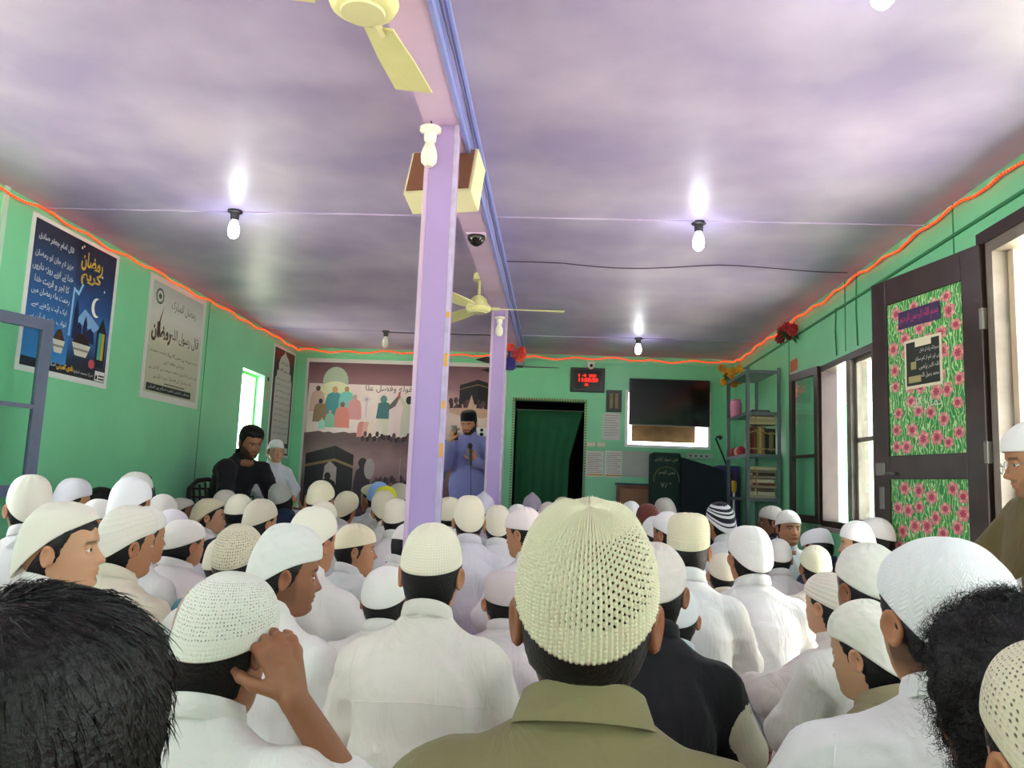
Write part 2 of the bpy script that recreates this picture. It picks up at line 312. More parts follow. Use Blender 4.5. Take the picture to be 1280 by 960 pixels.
for z0, z1 in ((.2, 1.03), (1.155, 1.985)):
    pan = box('panel', -.008, .008, ST, DW - ST, z0, z1, M_FLOR, d2)
    spots = []
    for _ in range(1500):
        y, z = rnd.uniform(ST + .04, DW - ST - .04), rnd.uniform(z0 + .04, z1 - .04)
        if all((y - a) ** 2 + (z - c) ** 2 > .0058 for a, c in spots): spots.append((y, z))
    for tone in range(4):
        V = []; F = []
        for y, z in spots:
            r2 = random.Random(int(y * 9999)); a0 = r2.uniform(0, 6); R = r2.uniform(.04, .052); sq = r2.uniform(.75, 1)
            for k in range(6):
                a = a0 + k * pi / 3; ln = R * (1, .93, .5, .16)[tone]; wd = (.017, .010, .006, .004)[tone]; r0 = (0, .012, 0, 0)[tone]
                if tone == 3: ln = R * .62; r0 = R * .5
                if tone == 1 and k % 2: continue
                n0 = len(V); X = -.0085 - .0006 * (tone + 1)
                for rr, w in ((r0, 0), (r0 + (ln - r0) * .35, wd * .8), (r0 + (ln - r0) * .65, wd), (ln, 0), (r0 + (ln - r0) * .65, -wd), (r0 + (ln - r0) * .35, -wd * .8)):
                    V.append((X, y + rr * cos(a) - w * sin(a), z + (rr * sin(a) + w * cos(a)) * sq))
                F.append(tuple(range(n0, n0 + 6)))
        o = mobj('flower_print', V, F, PETAL[tone], pan); o['kind'] = 'stuff'
# notices pasted on the door
def dflat(name, y0, y1, z0, z1, m, x, par=d2): return MB().box(x, x + .0006, y0, y1, z0, z1).build(name, m, par)
sg = dflat('sticker', .28, .60, 1.83, 1.925, mat('violet sticker', '3a2a58', .4), -.0125); nb = dflat('notice', .275, .555, 1.50, 1.76, mat('cream notice border', 'e6e0c4', .6), -.0125)
dflat('notice_field', .292, .54, 1.515, 1.745, mat('dark notice field', '20261f', .55), -.0135, nb); dflat('notice_heading', .35, .47, 1.715, 1.752, mat('cream notice border', ''), -.0142, nb)
dflat('notice_picture', .43, .525, 1.53, 1.565, mat('khaki print', 'a9a06a', .6), -.0142, nb); dflat('notice_picture', .465, .505, 1.60, 1.64, mat('khaki print', ''), -.0142, nb)
DT = Frame(d2.matrix_world.to_translation(), (0, 1, 0), (0, 0, 1))
def dtext(txt, y, z, h, w, m, x, par):
    # local frame of the leaf: the reader looks along +x, so their right is -y
    fr = Frame((x, 0, 0), (0, -1, 0), (0, 0, 1)); return fr.text('lettering', txt, -y, z, .05, m, 0, par, width=w, height=h)
dtext(urdu('بسم اللہ الرحمن الرحیم'), .44, 1.877, .062, .29, mat('magenta print', 'd23a78', .5), -.0135, sg)
for k, (tx, w) in enumerate((('بسم اللہ پڑھ کر داخل', .14), ('ہوں اور کم از کم سلام', .19), ('اللہ اکبر پڑھیں', .15), ('محمد رسول اللہ', .13))): dtext(urdu(tx), .375 + (.19 - w) * -.2, 1.69 - k * .043, .03, w, mat('pale print', 'd8d6cc', .6), -.0145, nb)
dtext(urdu('نماز گاہ'), .40, 1.42, .075, .22, mat('pale print', ''), -.0125, d2)
M_LOCK = mat('worn steel', '8a8880', .4, metal=.8)
lk = box('latch', -.028, -.019, DW - .10, DW - .02, 1.05, 1.12, M_LOCK, d2, .003); MB().tube([(-.035, DW - .11, 1.06), (-.035, DW - .19, 1.06)], .007).build('bolt', M_LOCK, d2, True); box('keyhole_plate', -.025, -.019, DW - .085, DW - .045, .87, .99, M_LOCK, d2, .003)
for z in (.3, 1.1, 1.72): box('hinge', -.026, .0, -.012, .012, z, z + .1, M_LOCK, d2, .002)
# door 3: dark doorway in the end wall with a green curtain
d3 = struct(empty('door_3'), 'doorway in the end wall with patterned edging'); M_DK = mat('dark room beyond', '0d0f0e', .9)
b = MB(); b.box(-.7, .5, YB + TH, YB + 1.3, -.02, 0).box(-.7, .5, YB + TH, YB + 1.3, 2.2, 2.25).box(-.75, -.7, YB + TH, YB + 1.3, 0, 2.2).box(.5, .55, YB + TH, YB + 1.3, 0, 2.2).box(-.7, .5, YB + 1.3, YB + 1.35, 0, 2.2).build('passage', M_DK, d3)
wl_edge = mat('gold and black edging', '8a7a3a', .5)
for k in range(29): box('edging_bead', -.52 + k * .0295, -.52 + k * .0295 + .017, YB - .012, YB, 1.915, 1.94, wl_edge, d3)
for k in range(62):
    z = k * .031
    for x in (-.525, .308): box('edging_bead', x, x + .022, YB - .012, YB, z, z + .017, wl_edge, d3)
V = []; F = []; nx, nz = 40, 16
for j in range(nz + 1):
    z = 1.80 * (1 - j / nz) + .01
    xr = .285 - .14 * min(1, max(0, (1.80 - z) / .55)) - .02 * max(0, (1.2 - z))
    for i in range(nx + 1): x = -.47 + (xr + .47) * i / nx; V.append((x, YB + .07 + .012 * sin(i * .9) * (.4 + .6 * j / nz), z))
for j in range(nz):
    for i in range(nx): F.append((j * (nx + 1) + i, (j + 1) * (nx + 1) + i, (j + 1) * (nx + 1) + i + 1, j * (nx + 1) + i + 1))
cu = mobj('door_curtain', V, F, mat('dark green curtain', '145a35', .85, var=.15, scale=9), None, True); so = cu.modifiers.new('thick', 'SOLIDIFY'); so.thickness = .004
tag(cu, 'dark green curtain drawn across the end wall doorway', 'curtain'); MB().tube([(-.49, YB + .07, 1.81), (.3, YB + .07, 1.81)], .006).build('curtain_rail', M_LOCK, cu, True)
# outdoors: sunlit ground, verandah railing and a pale house
M_GROUND = mat('pale sunlit concrete', 'dcd6c8', .9, var=.1, scale=2)
struct(box('ground', -40, 40, -40, 45, -.5, -.4, M_GROUND), 'pale concrete yard outside')
rl = tag(empty('verandah_railing', (3.3, 0, -.4)), 'white and green verandah railing seen through the window', 'railing')
for y in np.arange(2.0, 12.5, 1.2): box('post', -.02, .02, y - .02, y + .02, 0, 2.4, mat('green railing paint', '2f9a5a', .5), rl)
for z in (.4, .6, .8, 1.0, 1.2, 1.45, 1.8): MB().tube([(0, 2, z), (0, 12.5, z)], .012, 6).build('bar', mat('white railing paint', 'eeeee8', .5), rl)
hs = tag(empty('neighbouring_house', (10.5, 0, -.4)), 'pale house beyond the yard outside the window', 'house'); box('house_wall', 0, 4, 4, 30, 0, 3.2, mat('pale render', 'e6e2cf', .8, var=.08, scale=1), hs); MB().prism([(-.4, 3.2), (2, 4.4), (4.4, 3.2)], 3.6, 30.4).build('roof', mat('tin roof', '9aa0a0', .5, metal=.3), hs)
for y in (8, 13, 18, 23): box('house_window', -.02, .05, y, y + 1.2, 1.1, 2.3, mat('dark pane', '2b3338', .2), hs)
# ------------------------------------------------------------------ posters and banner
def P(n, c, r=.6, **k): return mat(n, c, r, **k)
def grad_mat(name, stops, axis=2, lo=0, hi=1, rough=.45, noise=0):
    m = bpy.data.materials.new(name); m.use_nodes = True; nt = m.node_tree; N = nt.nodes; L = nt.links; b = N['Principled BSDF']; b.inputs['Roughness'].default_value = rough
    tc = N.new('ShaderNodeTexCoord'); sp = N.new('ShaderNodeSeparateXYZ'); mr = N.new('ShaderNodeMapRange'); mr.inputs[1].default_value = lo; mr.inputs[2].default_value = hi
    L.new(tc.outputs['Object'], sp.inputs[0]); L.new(sp.outputs[axis], mr.inputs[0]); r = N.new('ShaderNodeValToRGB'); e = r.color_ramp.elements
    src = mr.outputs[0]
    if noise:
        nz = N.new('ShaderNodeTexNoise'); nz.inputs['Scale'].default_value = 5; nz.inputs['Detail'].default_value = 6; L.new(tc.outputs['Object'], nz.inputs['Vector'])
        ma = N.new('ShaderNodeMath'); ma.operation = 'MULTIPLY_ADD'; ma.inputs[1].default_value = noise; ma.inputs[2].default_value = -noise / 2; L.new(nz.outputs['Fac'], ma.inputs[0])
        ad = N.new('ShaderNodeMath'); ad.operation = 'ADD'; L.new(ma.outputs[0], ad.inputs[0]); L.new(mr.outputs[0], ad.inputs[1]); src = ad.outputs[0]
    e[0].position = stops[0][0]; e[0].color = (*lin(stops[0][1]), 1); e[1].position = stops[-1][0]; e[1].color = (*lin(stops[-1][1]), 1)
    for p, c in stops[1:-1]: q = e.new(p); q.color = (*lin(c), 1)
    L.new(src, r.inputs[0]); L.new(r.outputs[0], b.inputs['Base Color']); return m
M_SILVER = P('silver lettering', 'b9bcc6'); M_PALE = P('pale lettering', 'e4e4dc')
# blue night poster
po = tag(LW.rect('poster', 4.25, 5.17, 1.47, 2.40, P('white poster margin', 'e2e6e4', .45), .004, th=.003), 'dark blue night poster with gold calligraphy, crescent and date bowls', 'poster', 'posters on the green wall')
a = LW.rect('night_print', 4.285, 5.135, 1.505, 2.375, grad_mat('night sky print', [(0, '121a26'), (.12, '182a45'), (.35, '2c6fb8'), (.55, '24508f'), (.75, '232f5c'), (1, '1d1c2c')], 2, 1.505, 2.375, noise=.25), .0052, po)
LW.poly('blue_column_print', [(4.285, 1.56), (4.70, 1.56), (4.70, 2.02), (4.74, 2.0), (4.78, 2.06), (4.70, 2.10), (4.70, 2.375), (4.285, 2.375)], grad_mat('blue column print', [(0, '2f7fc4'), (.5, '2a5f9c'), (1, '2b3148')], 2, 1.6, 2.3), .0058, po)
LW.poly('pale_border_line', [(4.69, 1.75), (4.71, 1.75), (4.715, 2.04), (4.76, 2.02), (4.80, 2.10), (4.785, 2.105), (4.755, 2.045), (4.70, 2.065)], P('sky blue line', '8fc0e6'), .0064, po)
LW.text('gold_title', urdu('رمضان'), 4.865, 2.255, .2, M_GOLD, .0068, po, width=.24, height=.13, bold=.006); LW.text('gold_title', urdu('كريم'), 4.87, 2.155, .2, M_GOLD, .0068, po, width=.22, height=.11, bold=.006)
for k, (t, w) in enumerate((('قال امام جعفر صادق', .34), ('عزیز تم جان لو رمضان', .37), ('خدا نے اپنے روزہ داروں', .39), ('کا اجر و قربت خدا', .33))): LW.text('lettering', urdu(t), 4.49, 2.275 - k * .075 - (.03 if k else 0), .1, M_SILVER, .0066, po, width=w, height=.055, bold=.003)
for k, (t, w) in enumerate((('رحمت ماہ رمضان میں', .36), ('ایک آیت پڑھنے سے', .33), ('ثواب ختم قرآن ہے', .35))): LW.text('lettering', urdu(t), 4.49, 1.955 - k * .075, .1, M_PALE, .0066, po, width=w, height=.05)
cr = [(4.96 + .055 * cos(t), 1.985 + .065 * sin(t)) for t in np.linspace(radians(70), radians(305), 16)] + [(4.985 + .05 * cos(t), 1.99 + .058 * sin(t)) for t in np.linspace(radians(290), radians(85), 14)]
LW.poly('crescent_print', cr, P('pale moon', 'f0f0e6'), .0066, po)
for u, v in ((4.99, 2.2), (4.965, 2.16), (5.03, 2.11), (4.74, 2.33), (4.76, 2.345)): LW.disc('star_print', u, v, .007, .009, P('pale moon', ''), .0066, po, 8)
for u, h, w in ((4.755, .26, .028), (4.80, .12, .03), (4.86, .17, .025), (4.92, .1, .05)): LW.poly('minaret_print', [(u - w, 1.74), (u + w, 1.74), (u + w * .8, 1.74 + h * .7), (u, 1.74 + h), (u - w * .8, 1.74 + h * .7)], P('indigo print', '1a2450'), .0062, po)
LW.poly('cloud_print', [(4.76, 1.86), (4.84, 1.95), (4.93, 1.91), (5.02, 1.86), (4.96, 1.82), (4.85, 1.84)], P('cloud blue', '7fb0e0'), .006, po)
LW.poly('lantern_print', [(5.0, 1.60), (5.10, 1.60), (5.105, 1.83), (5.05, 1.93), (4.995, 1.83)], P('dark lantern', '14202c'), .0064, po); LW.rect('lantern_light', 5.02, 5.05, 1.65, 1.83, P('teal glass', '3fb6b0'), .007, po); LW.rect('lantern_light', 5.055, 5.085, 1.65, 1.83, P('amber glass', 'd8b02c'), .007, po)
for u0, w, v, c in ((4.74, .20, 1.64, '2d1a1a'), (4.55, .12, 1.625, '5a3a20')):
    LW.poly('date_print', [(u0, v + .075), (u0 + w * .3, v + .14), (u0 + w * .6, v + .15), (u0 + w, v + .075)], P('dates ' + c, c, .6, var=.6, scale=60), .0066, po)
    LW.poly('bowl_print', [(u0, v + .08), (u0 + w, v + .08), (u0 + w * .8, v), (u0 + w * .2, v)], P('bowl white', 'cfd0c2'), .0068, po); LW.rect('bowl_band', u0 + w * .1, u0 + w * .9, v + .035, v + .048, P('bowl band', '8a8878'), .0074, po)
LW.disc('rose_print', 4.97, 1.61, .035, .03, P('rose print', 'c0505a'), .0066, po)
LW.text('lettering', urdu('مرزا محمد امام'), 4.90, 1.535, .05, M_PALE, .0066, po, width=.2, height=.03); LW.text('gold_lettering', urdu('ھادی کمیٹی'), 4.705, 1.545, .05, M_GOLD, .0066, po, width=.18, height=.045, bold=.003); LW.text('lettering', urdu('اسلام پور'), 4.545, 1.545, .05, M_PALE, .0066, po, width=.12, height=.035)
lb = LW.rect('info_box', 5.02, 5.13, 1.51, 1.575, P('white poster margin', ''), .0066, po); LW.rect('info_bar', 5.06, 5.125, 1.52, 1.53, M_INK, .0074, po); LW.rect('info_bar', 5.06, 5.125, 1.54, 1.55, M_INK, .0074, po); LW.disc('info_icon', 5.038, 1.533, .012, .016, M_INK, .0074, po, 10)
# grey calligraphy poster
po = tag(LW.rect('poster', 5.60, 6.55, 1.47, 2.41, P('grey poster margin', 'd5d8d2', .45), .004, th=.003), 'pale grey poster with brush calligraphy and round emblem', 'poster', 'posters on the green wall')
LW.rect('grey_print', 5.65, 6.50, 1.52, 2.37, grad_mat('pale grey print', [(0, 'b7b8a2'), (.45, 'c3c2ae'), (.72, 'd6d5d0'), (1, 'b0bdb8')], 2, 1.52, 2.37), .0052, po)
LW.disc('emblem', 5.76, 2.265, .062, .062, P('slate ring', '4f5a58'), .0058, po); LW.disc('emblem_field', 5.76, 2.265, .045, .045, P('pale ring', 'c6cac2'), .0064, po); LW.disc('emblem_mark', 5.76, 2.265, .026, .022, P('slate ring', ''), .007, po, 8)
M_SLATE = P('slate lettering', '46504e'); M_BROWNINK = P('brown brush ink', '55483a')
LW.text('lettering', urdu('رمضان المبارک'), 6.16, 2.235, .1, M_SLATE, .0062, po, width=.42, height=.09)
LW.text('brush_calligraphy', urdu('رمضان'), 5.83, 1.99, .2, M_BROWNINK, .0062, po, width=.3, height=.16, bold=.01); LW.poly('brush_stroke', [(5.76, 1.98), (5.81, 1.97), (5.80, 2.08), (5.835, 2.2), (5.80, 2.12), (5.775, 2.06)], M_BROWNINK, .0066, po)
LW.text('lettering', urdu('قال رسول اللہ'), 6.22, 2.0, .1, M_INK, .0062, po, width=.48, height=.11)
for k, (t, w) in enumerate((('یہ وہ مہینہ ہے جس کا پہلا حصہ رحمت', .78), ('درمیانی مغفرت ہے', .34), ('اور اس کا آخری حصہ جہنم سے آزادی ہے', .78), ('ماہ رمضان کی فضیلت بہت بڑی ہے', .62))): LW.text('lettering', urdu(t), 6.08, 1.84 - k * .062, .06, M_SLATE, .0062, po, width=w, height=.04)
LW.rect('rule_line', 5.95, 6.28, 1.605, 1.613, M_BROWNINK, .0062, po); LW.rect('title_band', 5.68, 6.40, 1.535, 1.59, P('dark green band', '27352f'), .0062, po); LW.text('band_lettering', urdu('منجانب انجمن امامیہ اسلام پور کمیٹی'), 6.04, 1.5625, .05, M_PALE, .0068, po, width=.66, height=.035)
# tall dome-shaped poster
po = tag(LW.rect('poster', 8.24, 8.94, 1.14, 2.36, P('white poster margin', ''), .004, th=.003), 'tall black poster with a dome shaped pale text field', 'poster', 'posters on the green wall')
LW.rect('black_print', 8.27, 8.91, 1.17, 2.33, P('black brown print', '231a1c', .45), .0052, po); LW.rect('red_print', 8.3, 8.88, 2.2, 2.31, P('deep red print', '7c2028', .5), .0056, po)
dome = [(8.33, 1.30), (8.86, 1.30), (8.86, 2.0), (8.82, 2.03), (8.82, 2.08), (8.76, 2.10), (8.77, 2.16), (8.72, 2.24), (8.62, 2.29), (8.59, 2.33), (8.56, 2.29), (8.46, 2.24), (8.41, 2.16), (8.42, 2.10), (8.37, 2.08), (8.37, 2.03), (8.33, 2.0)]
LW.poly('dome_print', dome, P('pale dome field', 'cfcac4', .5), .0062, po)
LW.text('lettering', urdu('دعائے رمضان'), 8.595, 2.19, .1, M_SLATE, .0068, po, width=.26, height=.05); LW.text('lettering', urdu('بسم اللہ'), 8.595, 2.10, .1, M_INK, .0068, po, width=.36, height=.05)
for k in range(10): LW.text('lettering', urdu(['یا علی یا عظیم یا غفور', 'یا رحیم انت الرب العظیم', 'الذی لیس کمثله شیء'][k % 3]), 8.595, 2.0 - k * .066, .05, M_SLATE, .0068, po, width=.46, height=.034)
LW.rect('info_box', 8.76, 8.88, 1.19, 1.25, M_PALE, .0062, po); LW.rect('info_bar', 8.42, 8.72, 1.2, 1.215, M_PALE, .0062, po)
sl = tag(LW.rect('paper_slip', 8.10, 8.17, 1.72, 2.02, P('pinkish paper', 'd8b8a8', .6), .003), 'narrow pinkish paper slip beside the small window', 'paper'); LW.rect('slip_mark', 8.115, 8.155, 1.93, 1.97, M_INK, .004, sl)
# printed banner on the end wall
bn = tag(BW.rect('banner', -2.96, -.60, .45, 2.325, P('white banner edge', 'd9d6d2', .5), .006, th=.004), 'large mauve printed banner with shrine scenes on the end wall', 'banner')
X0, X1 = -2.93, -.64
BW.rect('upper_print', X0, X1, 1.40, 2.28, grad_mat('mauve sky print', [(0, 'c9a8a4'), (.35, 'e6cfc6'), (.55, 'd9b7b0'), (.72, '9c7078'), (1, '6d4652')], 2, 1.32, 2.28, noise=.12), .0075, bn)
BW.rect('lower_print', X0, X1, .47, 1.42, grad_mat('mauve ground print', [(0, '2f1f28'), (.4, '7a5660'), (.75, '9b7a7c'), (1, '6b5053')], 2, .47, 1.36, noise=.25), .0076, bn)
BW.rect('pale_field_print', -2.91, -1.62, 1.44, 2.03, P('blush print', 'ecd2d6', .5, col2='f3e2de', scale=4), .0082, bn); BW.poly('crowd_edge_print', [(X0, 1.45)] + [(X0 + .05 + k * .06, 1.455 + .02 * ((k * 7) % 5) / 4) for k in range(11)] + [(-2.2, 1.38), (X0, 1.38)], P('brown edge print', '6b5053', .6), .0086, bn)
BW.text('lettering', urdu('سقوله وفضل علا'), -1.93, 1.985, .2, M_INK, .0085, bn, width=.62, height=.085)
NN = [.0088]; RC = random.Random(8).random
def nx_(): NN[0] += .00006; return NN[0]
def fig(u, v, h, body, head='', w=.3, skin='b98a72'):
    """a printed figure: robe and head"""
    g = P('robe ' + body, body, .6); BW.poly('robe_print', [(u - w * h * .5, v), (u + w * h * .5, v), (u + w * h * .46, v + h * .5), (u + w * h * .36, v + h * .74), (u + w * h * .12, v + h * .82), (u - w * h * .12, v + h * .82), (u - w * h * .36, v + h * .74), (u - w * h * .46, v + h * .5)], g, nx_(), bn, th=.00003)
    BW.disc('head_print', u, v + h * .9, h * .09, h * .105, P('tone ' + (head or skin), head or skin, .6), nx_(), bn, 14)
BW.disc('glow_print', -2.60, 2.06, .15, .17, P('pale jade glow', 'b9c6b2', .6), nx_(), bn); BW.disc('glow_print', -2.60, 1.90, .21, .16, P('pale lemon glow', 'e6e8c4', .6), nx_(), bn)
for u, v, h, c, hd in ((-2.80, 1.70, .30, 'e0b8ae', '6a4a42'), (-2.60, 1.62, .38, '4f98a2', 'dba37c'), (-2.46, 1.70, .30, '7fcac6', 'b98a6c'), (-2.36, 1.62, .29, 'dd98a0', 'c9a592'), (-2.76, 1.58, .27, '9a8064', '38364a'), (-2.50, 1.52, .30, 'e38a80', '8f6250'), (-2.64, 1.52, .2, '8fc0a6', 'caa58a'), (-2.73, 1.50, .13, 'a8d8d0', 'd9b8a0')): fig(u, v, h, c, hd, .62)
fig(-2.02, 1.46, .45, 'dcd8c6', '5f8e8a', .32); BW.poly('vest_print', [(-2.10, 1.64), (-1.95, 1.64), (-1.95, 1.82), (-2.0, 1.84), (-2.08, 1.82)], P('teal vest', '4a7a80', .6), nx_(), bn); BW.poly('arm_print', [(-1.96, 1.74), (-1.95, 1.80), (-1.85, 1.92), (-1.83, 1.90), (-1.88, 1.79)], P('grey arm', '6a6462', .6), nx_(), bn)
fig(-1.72, 1.45, .46, 'd2cdbd', '2a2426', .40); BW.poly('arm_print', [(-1.77, 1.76), (-1.75, 1.82), (-1.83, 1.92), (-1.85, 1.89)], P('robe d2cdbd', ''), nx_(), bn); BW.poly('hand_print', [(-1.86, 1.88), (-1.83, 1.88), (-1.825, 1.97), (-1.85, 1.95)], P('rose hand', 'c0605c', .6), nx_(), bn)
BW.poly('palm_print', [(-2.22 + (.075 if k % 2 == 0 else .012) * cos(k * pi / 9), 1.86 + (.06 if k % 2 == 0 else .01) * sin(k * pi / 9)) for k in range(18)], P('faint palm', 'b9a6c0', .6), nx_(), bn); BW.rect('palm_trunk_print', -2.225, -2.217, 1.64, 1.86, P('faint palm', ''), nx_(), bn)
for u, c in ((-2.26, 'd98a8c'), (-2.20, 'e2a9a4'), (-2.14, 'ecd9d0'), (-2.07, 'ead8d4')): fig(u, 1.42, .22, c, 'e8d8ca', .5)
for k in range(24): BW.disc('crowd_head_print', -2.24 + k * .028, 1.39 + .07 * RC(), .022, .034, P('crowd print %d' % (k % 3), ('4a3038', '5d4248', '33242c')[k % 3], .6), nx_(), bn, 8)
def shrine(u0, u1, um, v0, v1, rise):
    k1, k2 = P('black drape', '25212a', .6), P('black drape shade', '19161c', .6); BW.poly('shrine_print', [(u0, v0), (um, v0), (um, v1 + rise), (u0, v1)], k1, nx_(), bn); BW.poly('shrine_print', [(um, v0), (u1, v0), (u1, v1), (um, v1 + rise)], k2, nx_(), bn); h = v1 - v0
    g = P('gold band print', '8a7048', .6); BW.poly('gold_band_print', [(u0, v1 - h * .2), (um, v1 + rise - h * .24), (um, v1 + rise - h * .29), (u0, v1 - h * .25)], g, nx_(), bn); BW.poly('gold_band_print', [(um, v1 + rise - h * .24), (u1, v1 - h * .2), (u1, v1 - h * .25), (um, v1 + rise - h * .29)], g, nx_(), bn)
shrine(-2.89, -2.33, -2.55, .60, 1.21, .10); BW.poly('light_print', [(-2.70, .66), (-2.52, .66), (-2.52, 1.06), (-2.6, 1.13), (-2.66, 1.08)], P('pale light print', 'a8989a', .6), nx_(), bn); fig(-2.62, .6, .40, '171317', '171317', .62)
fig(-2.22, .6, .58, '32262e', '32262e', .36); BW.disc('glow_print', -2.14, 1.06, .06, .12, P('pale light print', ''), nx_(), bn)
for k in range(20): BW.disc('crowd_head_print', -2.08 + k * .026, .88 + .08 * RC(), .02, .045, P('crowd print %d' % (k % 3), ''), nx_(), bn, 8)
BW.rect('pole_print', -1.79, -1.783, .85, 1.2, P('pale light print', ''), nx_(), bn)
shrine(-1.14, -.70, -.93, 1.84, 2.06, .07)
for k in range(36): BW.disc('crowd_head_print', -1.24 + (k % 12) * .05 + .03 * RC(), 1.75 + (k // 12) * .05 + .04 * RC(), .024, .04, P('crowd print %d' % (k % 3), ''), nx_(), bn, 8)
BW.poly('dust_print', [(-1.25, 1.74), (-1.1, 1.70), (-1.0, 1.76), (-.9, 1.68), (-.7, 1.72), (-.7, 1.78), (-.95, 1.80), (-1.0, 1.95), (-1.04, 1.80), (-1.25, 1.79)], P('dust print', 'cfa890', .6), nx_(), bn)
BW.rect('white_patch_print', -.95, -.66, 1.44, 1.58, P('bright patch', 'e4e4e4', .6), nx_(), bn); BW.disc('dot_print', -.865, 1.55, .018, .02, M_INK, nx_(), bn, 12); BW.disc('dot_print', -.865, 1.50, .024, .022, M_INK, nx_(), bn, 12)
BW.rect('teal_patch_print', -1.38, -1.26, .98, 1.08, P('teal patch', '2f6f78', .6), nx_(), bn); BW.rect('white_patch_print', -1.38, -1.24, 1.09, 1.2, P('bright patch', ''), nx_(), bn)

# ------------------------------------------------------------------ wall fittings at the end wall
ck = tag(empty('digital_clock', (.325, YB - .02, 2.165)), 'black digital wall clock with glowing red digits', 'clock'); CF = Frame((.325, YB - .042, 2.165), (1, 0, 0), (0, 0, 1)); 
def place(o, root): o.parent = root; o.matrix_parent_inverse = root.matrix_basis.inverted(); return o
place(box('case', .13, .52, YB - .04, YB - .002, 2.025, 2.305, M_BLACK, None, .006), ck); place(box('screen', .17, .48, YB - .042, YB - .04, 2.055, 2.275, mat('clock screen', '0a0a0e', .15)), ck)
M_LED = mat('red led', 'ff2a12', .5, emit='ff1a08', estr=1.6)
for t, u, v, w, h in (('1 4', -.06, .05, .09, .03), ('2025', .055, .05, .08, .03), ('11:55:20', .01, 0, .22, .045), ('AR', -.01, -.055, .045, .03)): place(CF.text('digits', t, u, v, .05, M_LED, .001, None, width=w, height=h, bold=.002), ck)
fr = tag(empty('picture_frame', (.63, YB - .01, 1.935)), 'small black framed picture with two gold panels above the notice', 'picture'); place(box('frame', .545, .72, YB - .02, YB - .002, 1.81, 2.06, M_BLACK, None, .004), fr)
for x in (.585, .645): place(box('gold_panel', x, x + .035, YB - .022, YB - .02, 1.85, 2.02, mat('dull gold', '8f7a4a', .5, var=.3, scale=50)), fr)
def sheet(x0, x1, z0, z1, c, label, lines=0, n=.004, group=None, y=None):
    o = tag(BW.rect('notice', x0, x1, z0, z1, P('paper ' + c, c, .75, var=.06, scale=9), n, th=.0015), label, 'notice', group)
    for k in range(lines): BW.rect('text_line', x0 + .02, x1 - .02 - .03 * (k % 3 == 2), z1 - .035 - k * (z1 - z0 - .06) / lines, z1 - .03 - k * (z1 - z0 - .06) / lines, P('faint print', '7d7f84'), n + .001, o)
    return o
sheet(.51, .71, 1.49, 1.80, 'd8d6d2', 'white notice sheet hanging below the small black picture', 9)
a = sheet(.335, .53, 1.07, 1.36, 'e2dfd6', 'white timetable sheet with ochre foot beside the doorway', 11); BW.rect('ochre_band', .345, .525, 1.085, 1.10, P('ochre band', 'c99a3a'), .0055, a)
a = sheet(.545, .74, 1.07, 1.37, 'e6e4dc', 'white timetable sheet with ochre foot next to the blank sheet', 11); BW.rect('ochre_band', .555, .735, 1.085, 1.10, P('ochre band', ''), .0055, a)
sheet(.75, 1.06, 1.085, 1.37, 'c3c6c0', 'large blank greyish sheet between timetable and draped pulpit')
for x, l in ((.335, 'cream switch plate nearest the doorway edge'), (.45, 'cream switch plate below the hanging notice')):
    s = tag(box('switch_plate', x, x + .1, YB - .02, YB, 1.405, 1.46, mat('cream switch', 'd9cdb8', .5), None, .004), l, 'switch')
    for k in range(3): box('rocker', x + .015 + k * .027, x + .033 + k * .027, YB - .025, YB - .02, 1.415, 1.45, mat('rocker white', 'ece8dc', .4), s)
sb = tag(box('socket_board', 1.46, 1.75, YB - .022, YB, 1.315, 1.375, mat('pale socket board', 'b9cabd', .5), None, .004), 'pale socket board on the wall under the television', 'socket')
for k in range(4): BW.disc('socket_hole', 1.50 + k * .06, 1.345, .011, .011, M_BLACK, .0232, sb, 10)
tv = tag(empty('television', (1.25, YB - .03, 1.93)), 'flat black television mounted over the white framed window', 'television')
place(box('casing', .80, 1.70, YB - .085, YB - .045, 1.665, 2.195, M_BLACK, None, .006), tv); place(box('screen', .812, 1.688, YB - .0865, YB - .085, 1.685, 2.183, mat('tv screen', '0b1216', .12)), tv); place(box('bracket', 1.1, 1.4, YB - .045, YB - .01, 2.0, 2.15, M_LOCK), tv)
wp = tag(empty('wooden_cabinet', (.87, YB - .05, 0)), 'brown wooden cabinet with blue edge below the notices', 'cabinet'); place(box('body', .68, 1.1, YB - .28, YB - .02, 0, .99, M_BROWN), wp); place(box('top_edge', .665, 1.1, YB - .3, YB - .01, .99, 1.01, mat('blue edge', '24455a', .5)), wp); place(box('door', .70, 1.08, YB - .29, YB - .28, .1, .95, mat('door brown', '9a6a48', .5, var=.15, scale=12), None, .005), wp)
